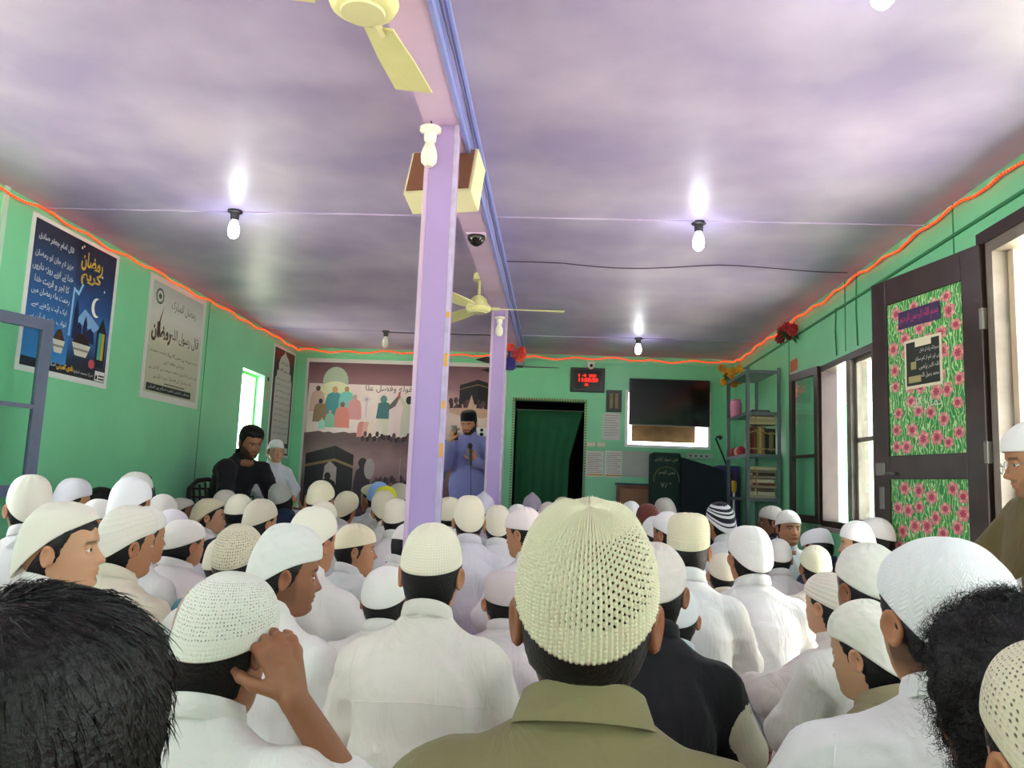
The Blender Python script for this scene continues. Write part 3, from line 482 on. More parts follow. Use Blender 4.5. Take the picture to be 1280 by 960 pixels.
# draped pulpit
pu = tag(empty('pulpit', (1.35, 8.5, 0)), 'pulpit draped in dark green cloth with gold lettering', 'pulpit')
M_DRAPE = mat('dark green drape', '14342c', .8, var=.12, scale=8); M_NAVY = mat('dark navy drape', '16242e', .8, var=.12, scale=8)
pf = Frame((0, 8.38, 0), (1, 0, 0), (0, 0, 1)); place(box('front_drape', 1.0, 1.305, 8.385, 8.67, .02, 1.34, M_DRAPE, None, .025), pu)
place(MB().prism([(1.29, .02), (1.76, .02), (1.76, 1.17), (1.69, 1.20), (1.31, 1.30)], 8.42, 8.67).build('side_drape', M_NAVY), pu); place(box('step', 1.02, 1.74, 8.3, 8.67, 0, .08, M_BROWN), pu)
M_CHALK = mat('pale gold embroidery', 'a9b294', .6); place(pf.text('lettering', urdu('لعن سوار آزادی'), 1.15, 1.27, .1, M_CHALK, .0, None, width=.24, height=.05), pu); place(pf.text('lettering', urdu('معین العصر'), 1.155, 1.13, .1, M_CHALK, .0, None, width=.17, height=.05), pu); place(pf.text('lettering', '٧٨٦', 1.155, 1.0, .1, M_CHALK, .0, None, width=.12, height=.05), pu)
place(MB().tube([(1.155 + .13 * cos(t), 8.384, 1.06 + .13 * sin(t)) for t in np.linspace(-.2, pi + .2, 24)], .006, 5).build('arch_embroidery', mat('dull gold thread', '6d6a42', .6)), pu)
cb = tag(empty('purple_cabinet', (1.84, 8.75, 0)), 'low purple cupboard behind the pulpit corner', 'cabinet'); place(box('body', 1.765, 1.985, 8.72, 8.97, 0, 1.24, mat('purple laminate', '554a86', .5)), cb); place(box('door', 1.78, 1.97, 8.705, 8.72, .06, 1.2, mat('purple door', '4b4078', .45), None, .004), cb); place(MB().ball((1.80, 8.695, .7), .01).build('knob', M_LOCK), cb)
ms = tag(empty('gooseneck_microphone', (1.84, 8.3, 0)), 'black gooseneck microphone leaning beside the shelf rack', 'microphone'); pts = [(1.86, 8.28, .0), (1.85, 8.3, .6), (1.83, 8.3, 1.05), (1.75, 8.3, 1.25), (1.68, 8.3, 1.42), (1.645, 8.3, 1.5), (1.655, 8.29, 1.52), (1.675, 8.28, 1.52)]
place(MB().tube(pts, .009, 8).build('stem', M_BLACK, None, True), ms); place(MB().lathe([(.09, 0), (.09, .015), (.02, .03)], (1.86, 8.28, 0)).build('base', M_BLACK, None, True), ms); place(MB().tube([(1.67, 8.28, 1.522), (1.70, 8.27, 1.50)], [.018, .022], 10).build('capsule', M_BLACK, None, True), ms)
hs_ = tag(empty('torch', (1.765, 8.45, .9)), 'yellow headed torch with white handle by the pulpit', 'torch'); place(MB().tube([(1.80, 8.15, .55), (1.80, 8.15, .95)], .012, 8).build('handle', mat('white plastic', 'dcdcd6', .4), None, True), hs_); place(MB().lathe([(.014, .95), (.026, .97), (.028, 1.05), (.02, 1.07)], (1.80, 8.15, 0), 12).build('head', mat('yellow plastic', 'e8b41c', .4), None, True), hs_)
place(MB().lathe([(.05, 0), (.05, .01), (.014, .02), (.012, .55)], (1.80, 8.15, 0), 12).build('stand', mat('white plastic', ''), None, True), hs_)

# ------------------------------------------------------------------ steel shelf rack and what stands on it
rk = tag(empty('shelf_rack', (1.83, 7.5, 0)), 'grey slotted steel shelf rack filled with books', 'shelf'); RX0, RX1, RY0, RY1 = 1.675, 1.975, 7.1, 7.92
for x in (RX0, RX1 - .03):
    for y in (RY0, RY1 - .03):
        b = MB(); b.box(x, x + .03, y, y + .004, 0, 2.07).box(x if x == RX0 else x + .026, (x if x == RX0 else x + .026) + .004, y, y + .03, 0, 2.07); place(b.build('upright', M_METAL), rk)
SZ = [.12, .53, .91, 1.295, 1.67, 2.045]
for z in SZ: b = MB(); b.box(RX0 + .004, RX1 - .004, RY0 + .004, RY1 - .004, z - .004, z).box(RX0 + .004, RX1 - .004, RY0 + .001, RY0 + .005, z - .03, z).box(RX0 + .001, RX0 + .005, RY0, RY1, z - .03, z); place(b.build('shelf', M_METAL), rk)
bc = ['3a2418', '6e2a22', '8a6a2a', 'c9b98a', '2b2b2f', '5a3a20', '2f4638', '7a3a2e', 'b8a878', '40302a']
def book(x0, x1, y0, y1, z0, z1, c, label, spine='y', group='books on the steel rack', cat='book'):
    """closed book: cover boards round a paper block; spine faces -y"""
    m = mat('cover ' + c, c, .5); e = tag(empty('book', ((x0 + x1) / 2, (y0 + y1) / 2, z0)), label, cat, group); t = .003; flat = (z1 - z0) < (x1 - x0)
    b = MB().box(x0, x1, y0, y0 + t, z0, z1)
    if flat: b.box(x0, x1, y0, y1, z0, z0 + t).box(x0, x1, y0, y1, z1 - t, z1)
    else: b.box(x0, x0 + t, y0, y1, z0, z1).box(x1 - t, x1, y0, y1, z0, z1)
    place(b.build('cover', m), e); g = .004
    place(box('pages', x0 + (g if flat else t), x1 - (g if flat else t), y0 + t, y1 - g, z0 + (t if flat else g), z1 - (t if flat else g), mat('book pages', 'd8cfb4', .8)), e)
    band = mat('spine gilt', 'b89a52', .45)
    if flat: place(box('spine_band', x0 + .03, x0 + .045, y0 - .0006, y0, z0 + .002, z1 - .002, band), e)
    else: place(box('spine_band', x0 + .002, x1 - .002, y0 - .0006, y0, z0 + .04, z0 + .052, band), e); place(box('spine_band', x0 + .002, x1 - .002, y0 - .0006, y0, z1 - .05, z1 - .038, band), e)
x = RX0 + .035; cols = ['7a2a24', '8a3026', '6a4a2a', 'a8823c', 'c2a86a', '8a6a3a', '3a2a22']
names = ['crimson', 'brick red', 'brown', 'ochre', 'straw coloured', 'tan', 'dark brown']
for k, c in enumerate(cols): w = .017 + .004 * (k % 3); book(x, x + w, 7.13, 7.30, SZ[3] + .001, SZ[3] + .235 + .008 * (k % 3), c, '%s book standing upright on the middle rack shelf' % names[k]); x += w + .001
bk = (x + .004, RX1 - .035); book(bk[0], bk[1], 7.14, 7.165, SZ[3] + .001, SZ[3] + .23, '1f241c', 'dark book with ornate gilt cover facing out on the rack'); 
oc = tag(box('book_cover_plate', bk[0] + .02, bk[1] - .02, 7.1365, 7.1392, SZ[3] + .03, SZ[3] + .2, mat('gilt plate', '8a7a4a', .5, var=.4, scale=60)), 'gilt ornament plate on the dark outward facing book', 'ornament')
z = SZ[3] + .262
for k, c in enumerate(['c3b58a', 'b0a27a', 'd0c59c', '8a7a55']): h = .022 + .006 * (k % 2); book(RX0 + .04 + .006 * k, RX1 - .04, 7.12 + .008 * k, 7.30, z, z + h, c, '%s book lying flat over the upright books on the rack' % ['buff', 'khaki', 'pale buff', 'olive brown'][k]); z += h + .001
z = SZ[2] + .001
for k, c in enumerate(['b5a98c', 'c8bfa6', '5f4a38', 'a89a7a', '7a3f30', 'd2c8ac', '8c8570', '4a3a30', '9a8a68', 'b8ad90']):
    h = .019 + .005 * ((k * 3) % 4); book(RX0 + .04 + .012 * ((k * 5) % 3), RX1 - .035 - .008 * ((k * 7) % 3), 7.12 + .006 * (k % 3), 7.32, z, z + h, c, '%s book lying flat in the lower pile on the steel rack' % ['grey buff', 'ivory', 'umber', 'sand', 'rust', 'pale ivory', 'grey green', 'chocolate', 'mustard brown', 'stone'][k]); z += h + .001
g = tag(box('letter_tray', RX0 + .06, RX0 + .22, 7.15, 7.32, SZ[4] + .001, SZ[4] + .022, M_BLACK, None, .004), 'flat black box on the upper rack shelf', 'box'); box('slot', RX0 + .08, RX0 + .2, 7.149, 7.151, SZ[4] + .008, SZ[4] + .014, M_METAL, g)
pj = tag(empty('pink_jar', (1.73, 7.78, SZ[4])), 'pink plastic jar on the upper rack shelf', 'jar'); place(MB().lathe([(.05, 0), (.055, .02), (.055, .15), (.045, .165)], (1.735, 7.78, SZ[4] + .001)).build('body', mat('pink plastic', 'd77fa0', .4), None, True), pj); place(MB().lathe([(.047, .166), (.047, .18), (.03, .185)], (1.735, 7.78, SZ[4] + .001)).build('lid', mat('rose plastic', 'c0688a', .4), None, True), pj)
for k, (y, c) in enumerate(((7.5, 'b03a3a'), (7.6, 'c8b0a0'), (7.7, '8a2a2e'), (7.8, 'b8484a'))):
    o = tag(MB().lathe([(.03, 0), (.042, .02), (.044, .05), (.03, .075), (.012, .085)], (1.72, y, SZ[3] + .001), 12).build('prayer_bead_pouch', mat('pouch ' + c, c, .7), None, True), '%s cloth pouch on the middle rack shelf beside the books' % ['red', 'beige', 'maroon', 'coral red'][k], 'pouch', 'pouches on the rack'); MB().tube([(1.72 + .013 * cos(t), y + .013 * sin(t), SZ[3] + .08) for t in np.linspace(0, 2 * pi, 12)], .003, 5).build('drawstring', M_WHITE, o)
# marigold bunch on top of the rack, red rose bunch on the wall, red garland at the post
def flowers(name, label, c, centres, rad, col, group=None, leaf=True, col2=None):
    e = tag(empty(name, c), label, 'flowers', group); rr = random.Random(len(label))
    for k, p in enumerate(centres):
        b = MB()
        for ring, (n, R, up) in enumerate(((9, 1, .15), (7, .72, .5), (5, .4, .8))):
            for i in range(n):
                a = 2 * pi * i / n + ring * .4; d = Vector((cos(a), -up, sin(a))).normalized(); s_ = Vector((-sin(a), 0, cos(a))); r = rad * R
                o = Vector(p); b.add([o, o + d * r * .6 + s_ * r * .35, o + d * r + Vector((0, .1 * r, 0)), o + d * r * .6 - s_ * r * .35, o + d * r * .6 + Vector((0, -r * .12, 0))], [(0, 1, 4), (1, 2, 4), (2, 3, 4), (3, 0, 4), (0, 3, 2, 1)])
        o = b.build('blossom', mat('petal ' + (col2 if col2 and k % 3 == 2 else col), (col2 if col2 and k % 3 == 2 else col), .6)); o.rotation_euler = (0, 0, 0); place(o, e)
    if leaf:
        b = MB()
        for k in range(12): a = rr.uniform(0, 6.3); d = Vector((cos(a), sin(a) * .5, rr.uniform(-1, .2))) * rad * 2.2; o = Vector(c); s_ = Vector((-sin(a), cos(a), .2)) * rad * .4; b.add([o, o + d * .5 + s_, o + d, o + d * .5 - s_], [(0, 1, 2, 3)])
        place(b.build('leaves', mat('leaf green', '2e5a2c', .6)), e)
    return e
rr = random.Random(5)
flowers('marigold_bunch', 'orange marigold bunch hanging at the rack top', (1.70, 8.02, 2.13), [(1.64 + rr.uniform(0, .2), 7.99 + rr.uniform(0, .08), 2.04 + rr.uniform(0, .17)) for _ in range(11)], .048, 'e2a020', col2='c9860f')
flowers('rose_bunch', 'red artificial roses fixed high on the wall above the calendar', (1.93, 6.62, 2.29), [(1.92 + rr.uniform(-.04, .04), 6.65 + rr.uniform(-.18, .15), 2.30 + rr.uniform(-.03, .07)) for _ in range(9)], .05, 'a81c28', col2='7a141c')
flowers('garland', 'red and orange paper garland wound round the fan rod near the doorway', (-.505, 7.78, 2.25), [(-.505 + .13 * cos(t), 7.78 + .13 * sin(t), 2.24 + .05 * sin(3 * t)) for t in np.linspace(0, 5.8, 13)], .05, 'e0452c', col2='b02a34', leaf=False)
cl = tag(empty('calendar', (XR - .005, 6.72, 1.8)), 'long wall calendar strip with red head beside the window leaf', 'calendar')
for k, (z0, z1, c) in enumerate(((1.99, 2.09, 'c0603a'), (1.78, 1.985, 'd9d4c8'), (1.66, 1.775, 'b9c2c0'), (1.53, 1.655, 'd2cabc'))):
    o = place(RW.rect('leaf_page', -6.86, -6.66, z0, z1, P('calendar ' + c, c), .004, None), cl)
    if k: 
        for j in range(3): place(RW.rect('text_line', -6.84, -6.68, z1 - .03 - j * .03, z1 - .024 - j * .03, P('faint print', ''), .0052, None), cl)
tag(RW.rect('paper_slip', -6.83, -6.72, 1.2, 1.28, M_WHITE, .003), 'small white slip on the wall under the calendar', 'paper')

# ------------------------------------------------------------------ electrics on ceiling, beam and posts
M_BULB = mat('lit bulb', 'ffffff', .4, emit='f2f8ff', estr=9); M_OFF = mat('milky bulb glass', 'eceadc', .25, coat=.3); M_HOLD = mat('dark bakelite', '2a2530', .4)
def lamp(x, y, zt, label, lit=True, drop=.0, tall=.11, dark=True, power=1.2):
    e = tag(empty('lamp', (x, y, zt)), label, 'lamp', 'bulbs of the hall'); b = MB().lathe([(.042, 0), (.042, -.012), (.026, -.02), (.024, -.05), (.019, -.058)], (0, 0, -drop), 16); b.build('holder', M_HOLD if dark else M_OFF, e, True)
    if drop: MB().tube([(0, 0, 0), (.004, 0, -drop * .5), (0, 0, -drop)], .003, 6).build('cord', M_HOLD, e)
    g = -drop - .055; MB().lathe([(.014, g), (.02, g - .012), (.03, g - .04), (.033, g - tall * .6), (.03, g - tall * .85), (.015, g - tall)], (0, 0, 0), 18).build('bulb', M_BULB if lit else M_OFF, e, True)
    if lit:
        l = bpy.data.lights.new('bulb_light', 'POINT'); l.energy = power; l.shadow_soft_size = .035; l.color = (.93, .97, 1); lo = bpy.data.objects.new('bulb_light', l); link(lo, e); lo.location = (0, 0, g - tall - .03)
    return e
lamp(-1.92, 4.34, ZC, 'lit bulb on the ceiling above the blue poster side'); lamp(.765, 4.38, ZC, 'lit bulb on the ceiling facing the floral door side'); lamp(.785, 7.87, ZC, 'lit bulb on the ceiling before the television'); lamp(.87, 2.10, ZC, 'lit bulb on the ceiling over the middle of the crowd')
lamp(-1.79, 7.88, ZC, 'unlit white bulb with dark holder before the banner', False, .0, .12)
lamp(-.53, 2.89, BZ + .0, 'unlit white bulb hanging from a wire on the loudspeaker post', False, .03, .1, False)
lamp(-.486, 6.12, 2.25, 'small unlit bulb fixed on the slim post', False, 0, .1, False)
bk_ = tag(MB().tube([(-1.79, 7.88, ZC - .012), (-1.2, 7.88, ZC - .012), (-.57, 7.88, ZC - .012)], .006, 6).build('cable', M_HOLD), 'dark cable along the ceiling joint towards the banner lamp', 'cable')
tag(MB().tube([(x, 5.24 + .05 * sin(x * 4), ZC - .008 - .012 * abs(sin(x * 3))) for x in np.arange(-.4, 1.98, .08)], .004, 6).build('cable', mat('dark wire', '4d3f5e', .5)), 'thin dark cable sagging across the lavender ceiling', 'cable')
for y, z0, z1 in ((5.32, 1.95, 2.45), (5.72, 1.95, 2.3)): tag(MB().tube([(XR - .006, y, z1), (XR - .006, y + .02, (z0 + z1) / 2), (XR - .006, y, z0)], .005, 6).build('cable', M_DGREEN), ['green painted cable running up from the window mullion', 'short green painted cable above the open window leaf'][y > 5.5], 'cable')
# rope light
pts = []
def wob(i, a=.012): return a * sin(i * 1.7) + a * .7 * sin(i * .61 + 2)
for i, y in enumerate(np.arange(2.0, 8.96, .12)): pts.append((XL + .02, y, ZC - .035 + wob(i)))
for i, x in enumerate(np.arange(XL + .04, XR - .03, .12)): pts.append((x, YB - .02, ZC - .04 + wob(i, .014)))
for i, y in enumerate(np.arange(8.94, 2.0, -.12)): pts.append((XR - .02, y, ZC - .045 + wob(i)))
rp = tag(MB().tube(pts, .007, 6).build('rope_light', mat('orange rope tube', 'd8482a', .3, emit='ff2a0c', estr=.5), None, True), 'glowing red orange rope light round the ceiling edge', 'rope light')
b = MB(); P3 = [Vector(p) for p in pts]
for a_, c_ in zip(P3, P3[1:]):
    for k in range(5): q = a_.lerp(c_, k / 5); n_ = Vector((1 if abs(q.x - XL) < .05 else -1 if abs(q.x - XR) < .05 else 0, -1 if abs(q.y - YB) < .05 else 0, -.4)).normalized(); b.ball(q + n_ * .006, .006, n=5, m=4)
o = b.build('led_beads', mat('orange led', 'ff5a20', .4, emit='ff3a10', estr=2.2), rp); o['kind'] = 'stuff'
# ceiling fans
M_FANC = mat('pale yellow fan enamel', 'e8e4a6', .3, var=.06, scale=10); M_FAND = mat('fan motor cream', 'ddd9a8', .35)
def fan(c, label, blades, bl=.55, stem=.2, body=M_FANC, bladem=M_FANC, rr=.1):
    e = tag(empty('ceiling_fan', c), label, 'fan', 'fans of the hall'); MB().tube([(0, 0, stem + .04), (0, 0, .03)], .011, 10).build('rod', body, e, True); MB().lathe([(.05, stem), (.045, stem + .05), (.02, stem + .055)], (0, 0, 0), 16).build('canopy', body, e, True)
    MB().lathe([(.03, .09), (.055, .07), (.065, .04), (rr, .02), (rr + .008, 0), (rr, -.018), (rr * .75, -.03), (rr * .3, -.034)], (0, 0, 0), 28).build('motor', body, e, True)
    MB().lathe([(rr * .7, -.031), (rr * .66, -.037), (rr * .2, -.039)], (0, 0, 0), 28).build('cap_plate', M_FAND if body is M_FANC else body, e, True)
    for a in blades:
        a = radians(a); d = Vector((cos(a), sin(a), 0)); s_ = Vector((-sin(a), cos(a), 0)); b = MB(); V = []
        for r, w, tw in ((rr + .035, .043, .008), (rr + .1, .05, .012), (bl * .6, .058, .012), (bl, .062, .01)):
            for sg, zz in ((-1, -tw), (1, tw)): q = d * r + s_ * w * sg; V.append((q.x, q.y, zz + .003)); V.append((q.x, q.y, zz - .003))
        F = []
        for i in range(3): k = i * 4; F += [(k, k + 4, k + 6, k + 2), (k + 1, k + 3, k + 7, k + 5), (k, k + 1, k + 5, k + 4), (k + 2, k + 6, k + 7, k + 3)]
        F += [(0, 2, 3, 1), (12, 13, 15, 14)]; bo = b.add(V, F).build('blade', bladem, e); bx_ = MB().tube([tuple(d * (rr - .01)), tuple(d * (rr + .07))], .012, 6).build('blade_arm', M_HOLD if body is not M_FANC else M_FAND, bo)
fan((-.545, 1.90, 2.17), 'pale yellow ceiling fan with worn blade over the crowd', (84, 204, 324), .47, BZ - 2.17 - .055, rr=.085)
fan((-.60, 5.58, 2.195), 'cream ceiling fan on a short rod beside the beam', (4, 124, 244), .62, ZC - 2.195 - .055, rr=.085)
fan((-.505, 7.78, 2.115), 'black bladed ceiling fan with violet motor near the doorway', (2, 122, 242), .50, BZ - 2.115 - .055, mat('violet enamel', '4a3f9a', .4), M_BLACK, .07)
# loudspeaker box behind the first post
sp = tag(empty('loudspeaker_box', (-.52, 3.22, 2.2), radians(-14)), 'brown and cream loudspeaker box mounted behind the lilac post', 'loudspeaker')
box('cabinet', -.15, .15, -.055, .08, -.10, .135, M_CREAM, sp, .006); box('grille', -.138, .138, -.062, -.055, -.085, .125, mat('brown grille cloth', '8a5a44', .8, bump=.3, bscale=300), sp, .002); box('bracket', -.03, .03, -.19, -.06, .0, .04, M_HOLD, sp)
sp.rotation_euler = (radians(-20), 0, radians(-10))
# cameras
cc = tag(empty('dome_camera', (-.49, 4.27, BZ)), 'black dome camera fixed under the ceiling beam', 'camera'); box('mount_plate', -.055, .055, -.04, .04, -.012, 0, M_PINK, cc, .003); MB().lathe([(.05, -.012), (.05, -.03), (.034, -.055), (.012, -.068)], (0, 0, 0), 18).build('dome', mat('dark dome', '1c161c', .15), cc, True)
cc = tag(empty('dome_camera', (.36, YB - .06, 2.345)), 'white dome camera on the wall over the digital clock', 'camera'); box('mount', -.05, .05, .0, .06, -.03, .03, M_OFF, cc, .006); MB().lathe([(.045, .01), (.045, -.02), (.03, -.05), (.01, -.06)], (0, 0, 0), 16).build('housing', M_OFF, cc, True); MB().ball((0, -.035, -.02), .02).build('lens', M_BLACK, cc, True)
# plastic chairs at the left wall
M_CHAIR = mat('dark brown plastic', '2c1f24', .38)
def chair(x, y, rz, label):
    e = tag(empty('plastic_chair', (x, y, 0), rz), label, 'chair', 'brown plastic chairs'); box('seat', -.22, .22, -.2, .22, .40, .425, M_CHAIR, e, .01)
    for sx in (-1, 1):
        for sy in (-1, 1): MB().tube([(sx * .19, sy * .18, .41), (sx * .22, sy * .22, 0)], [.022, .016], 8).build('leg', M_CHAIR, e, True)
        MB().tube([(sx * .21, -.2, .42), (sx * .23, -.21, .62), (sx * .24, .0, .645), (sx * .23, .18, .62), (sx * .21, .19, .42)], .018, 8).build('armrest', M_CHAIR, e, True)
    bf = MB(); prof = [(-.20, .45), (-.21, .65), (-.18, .80), (-.10, .865), (0, .88), (.10, .865), (.18, .80), (.21, .65), (.20, .45)]
    bf.tube([(u, -.2 - (z - .42) * .22, z) for u, z in prof], .02, 8).build('back_frame', M_CHAIR, e, True)
    for k in range(6): u = -.15 + k * .06; MB().tube([(u, -.2, .43), (u * .92, -.2 - .40 * .22, .855 - u * u * 2.4)], .011, 6).build('back_slat', M_CHAIR, e)
    for k in range(5): z = .52 + k * .07; MB().tube([(-.2, -.2 - (z - .42) * .22, z), (.2, -.2 - (z - .42) * .22, z)], .009, 6).build('back_crossbar', M_CHAIR, e)
    return e
chair(-2.80, 5.93, radians(-80), 'empty dark brown plastic chair with lattice back by the wall'); chair(-2.72, 6.52, radians(-118), 'brown plastic chair carrying the bearded man in black'); chair(-2.66, 7.30, radians(-120), 'brown plastic chair carrying the boy in white by the wall')
# ------------------------------------------------------------------ people: shared builders
f32 = np.float32
def smin(a, b, k):
    h = np.clip(.5 + .5 * (b - a) / k, 0, 1); return b + (a - b) * h - k * h * (1 - h)
def seg_d(P, a, b, ra, rb, sc=None):
    a = np.asarray(a, f32); b = np.asarray(b, f32)
    if sc is not None: sc = np.asarray(sc, f32); P = P * sc; a = a * sc; b = b * sc
    d = b - a; L = float(d @ d) + 1e-9; t = np.clip(((P - a) @ d) / L, 0, 1)
    return np.linalg.norm(P - a - t[:, None] * d, axis=1) - (ra + (rb - ra) * t)
def nets(f, org, h):
    """surface nets over a sampled field: vertices, quads"""
    s = f < 0; nx, ny, nz = f.shape
    c = [s[i:nx - 1 + i, j:ny - 1 + j, k:nz - 1 + k] for i in (0, 1) for j in (0, 1) for k in (0, 1)]; cnt = sum(x.astype(np.int8) for x in c); act = (cnt > 0) & (cnt < 8)
    idx = -np.ones(act.shape, np.int64); ii = np.argwhere(act); idx[act] = np.arange(len(ii)); pos = np.zeros((len(ii), 3)); n = np.zeros(len(ii)); I, J, K = ii.T
    cor = [(i, j, k) for i in (0, 1) for j in (0, 1) for k in (0, 1)]
    for p in cor:
        for ax in range(3):
            if p[ax]: continue
            q = list(p); q[ax] = 1; f0 = f[I + p[0], J + p[1], K + p[2]]; f1 = f[I + q[0], J + q[1], K + q[2]]; m = (f0 < 0) != (f1 < 0); t = np.where(m, f0 / np.where(m, f0 - f1, 1), 0)
            e = np.array(p, float)[None].repeat(len(ii), 0); e[:, ax] = t; pos += np.where(m[:, None], e, 0); n += m
    V = org + (ii + pos / n[:, None]) * h; F = []
    for ax, (o1, o2) in ((0, (1, 2)), (1, (2, 0)), (2, (0, 1))):
        sl0 = [slice(None)] * 3; sl1 = [slice(None)] * 3; sl0[ax] = slice(0, -1); sl1[ax] = slice(1, None)
        d = s[tuple(sl0)].astype(np.int8) - s[tuple(sl1)].astype(np.int8); e = np.argwhere(d != 0); ok = (e[:, o1] > 0) & (e[:, o2] > 0) & (e[:, o1] < act.shape[o1]) & (e[:, o2] < act.shape[o2]); e = e[ok]; sg = d[tuple(e.T)]
        def at(a, b): q = e.copy(); q[:, o1] -= a; q[:, o2] -= b; return idx[tuple(q.T)]
        Q = np.stack([at(1, 1), at(0, 1), at(0, 0), at(1, 0)], 1); Q[sg < 0] = Q[sg < 0][:, ::-1]; F.append(Q)
    F = np.concatenate(F); return V, F[(F >= 0).all(1)]
def wr(P, seed, fr=22, n=5):
    r = np.random.default_rng(seed); o = 0
    wx = sum(np.sin(P @ r.normal(0, 7, 3) + r.uniform(0, 6)) for _ in range(3))
    for _ in range(n):
        d = r.normal(0, 1, 3); d[2] *= .6; d /= np.linalg.norm(d); o = o + (1 - np.abs(np.sin((P @ d) * fr * r.uniform(.6, 1.3) + wx * .8 + r.uniform(0, 6)))) ** 3
    return o / n
def field_mesh(segs, h, k=.03, wrk=None, pad=.03, cut=None):
    """segs: (a, b, ra, rb, scale or None). Smooth union sampled and meshed"""
    pts = []
    for a, b, ra, rb, sc in segs:
        for p, r in ((a, ra), (b, rb)): e = np.array([r] * 3) / (np.array(sc) if sc is not None else 1); pts += [np.array(p) - e, np.array(p) + e]
    pts = np.array(pts); lo = pts.min(0) - pad; hi = pts.max(0) + pad
    if cut is not None: lo[2] = max(lo[2], cut - 2 * h)
    n = np.ceil((hi - lo) / h).astype(int) + 1; g = np.stack(np.meshgrid(*[lo[i] + np.arange(n[i]) * h for i in range(3)], indexing='ij'), -1).reshape(-1, 3).astype(f32)
    f = None
    for a, b, ra, rb, sc in segs: d = seg_d(g, a, b, ra, rb, sc); f = d if f is None else smin(f, d, k)
    if wrk:
        near = np.abs(f) < .05; f[near] -= (wr(g[near], wrk[0], wrk[2] if len(wrk) > 2 else 22) * wrk[1]).astype(f32)
    if cut is not None: f = np.maximum(f, cut - g[:, 2])
    return nets(f.reshape(n), lo, h)
def np_mesh(name, V, F, m, smooth=True):
    V = np.asarray(V, f32); F = np.asarray(F, np.int32); me = bpy.data.meshes.new(name); me.vertices.add(len(V)); me.vertices.foreach_set('co', V.ravel()); k = F.shape[1]
    me.loops.add(F.size); me.loops.foreach_set('vertex_index', F.ravel()); me.polygons.add(len(F)); me.polygons.foreach_set('loop_start', np.arange(0, F.size, k)); me.polygons.foreach_set('loop_total', np.full(len(F), k))
    me.update(calc_edges=True); me.validate()
    if smooth: me.polygons.foreach_set('use_smooth', np.ones(len(me.polygons), bool))
    if m: me.materials.append(m)
    return me
def rot(yaw=0, pitch=0, roll=0):
    """degrees; yaw + turns to the figure's own right, pitch + looks up, roll + tips to its right"""
    y, p, r = radians(-yaw), radians(pitch), radians(roll); Rz = np.array([[cos(y), -sin(y), 0], [sin(y), cos(y), 0], [0, 0, 1]]); Rx = np.array([[1, 0, 0], [0, cos(p), -sin(p)], [0, sin(p), cos(p)]]); Ry = np.array([[cos(r), 0, sin(r)], [0, 1, 0], [-sin(r), 0, cos(r)]])
    return Rz @ Rx @ Ry
# head profile: front (y,z), side (x,y,z), back (y,z), crown to neck base
HP = np.array([(.004, .1255, .006, -.01, .1255, -.022, .125), (.034, .119, .038, -.01, .120, -.052, .115), (.063, .102, .059, -.008, .104, -.079, .094), (.083, .075, .071, -.005, .075, -.095, .062), (.092, .048, .0755, -.002, .045, -.1, .032), (.094, .028, .076, 0, .022, -.099, .008), (.089, .014, .0745, 0, .006, -.096, -.010), (.0895, .000, .073, 0, -.008, -.092, -.024), (.092, -.014, .072, .0, -.02, -.086, -.036), (.093, -.026, .070, .002, -.032, -.08, -.048), (.0925, -.038, .068, .004, -.043, -.074, -.058), (.094, -.049, .065, .006, -.052, -.069, -.067), (.0935, -.060, .062, .008, -.062, -.065, -.076), (.089, -.070, .059, .01, -.071, -.063, -.085), (.091, -.082, .056, .01, -.079, -.062, -.094), (.087, -.097, .053, .008, -.087, -.062, -.104), (.072, -.108, .052, .002, -.096, -.062, -.114), (.050, -.113, .052, -.005, -.108, -.062, -.125), (.038, -.125, .053, -.012, -.122, -.064, -.138), (.036, -.15, .056, -.016, -.145, -.068, -.155), (.038, -.178, .064, -.02, -.168, -.075, -.172)])
PIV = np.array([0, -.025, -.10])
def head_grid(rings, segs):
    t = np.linspace(0, len(HP) - 1, rings); hp = np.stack([np.interp(t, np.arange(len(HP)), HP[:, i]) for i in range(7)], 1)
    for _ in range(2 if rings > 30 else 0): hp[1:-1] = .25 * hp[:-2] + .5 * hp[1:-1] + .25 * hp[2:]
    u = np.linspace(0, 2 * pi, segs, endpoint=False); th = u - .45 * np.sin(u) * (1 if segs > 40 else .5); c, s_ = np.cos(th), np.sin(th); yf, zf, sx, ys, zs, yb, zb = [hp[:, i:i + 1] for i in range(7)]
    ex = np.where(c > 0, .88, 1.0); cc = np.sign(c) * np.abs(c) ** ex; X = sx * np.sign(s_) * np.abs(s_) ** .95; Y = np.where(c > 0, ys + (yf - ys) * np.abs(cc), ys + (yb - ys) * np.abs(cc)); Z = np.where(c > 0, zs + (zf - zs) * c * c, zs + (zb - zs) * c * c)
    return X, Y, Z, np.broadcast_to(th, X.shape), np.broadcast_to(t[:, None], X.shape)
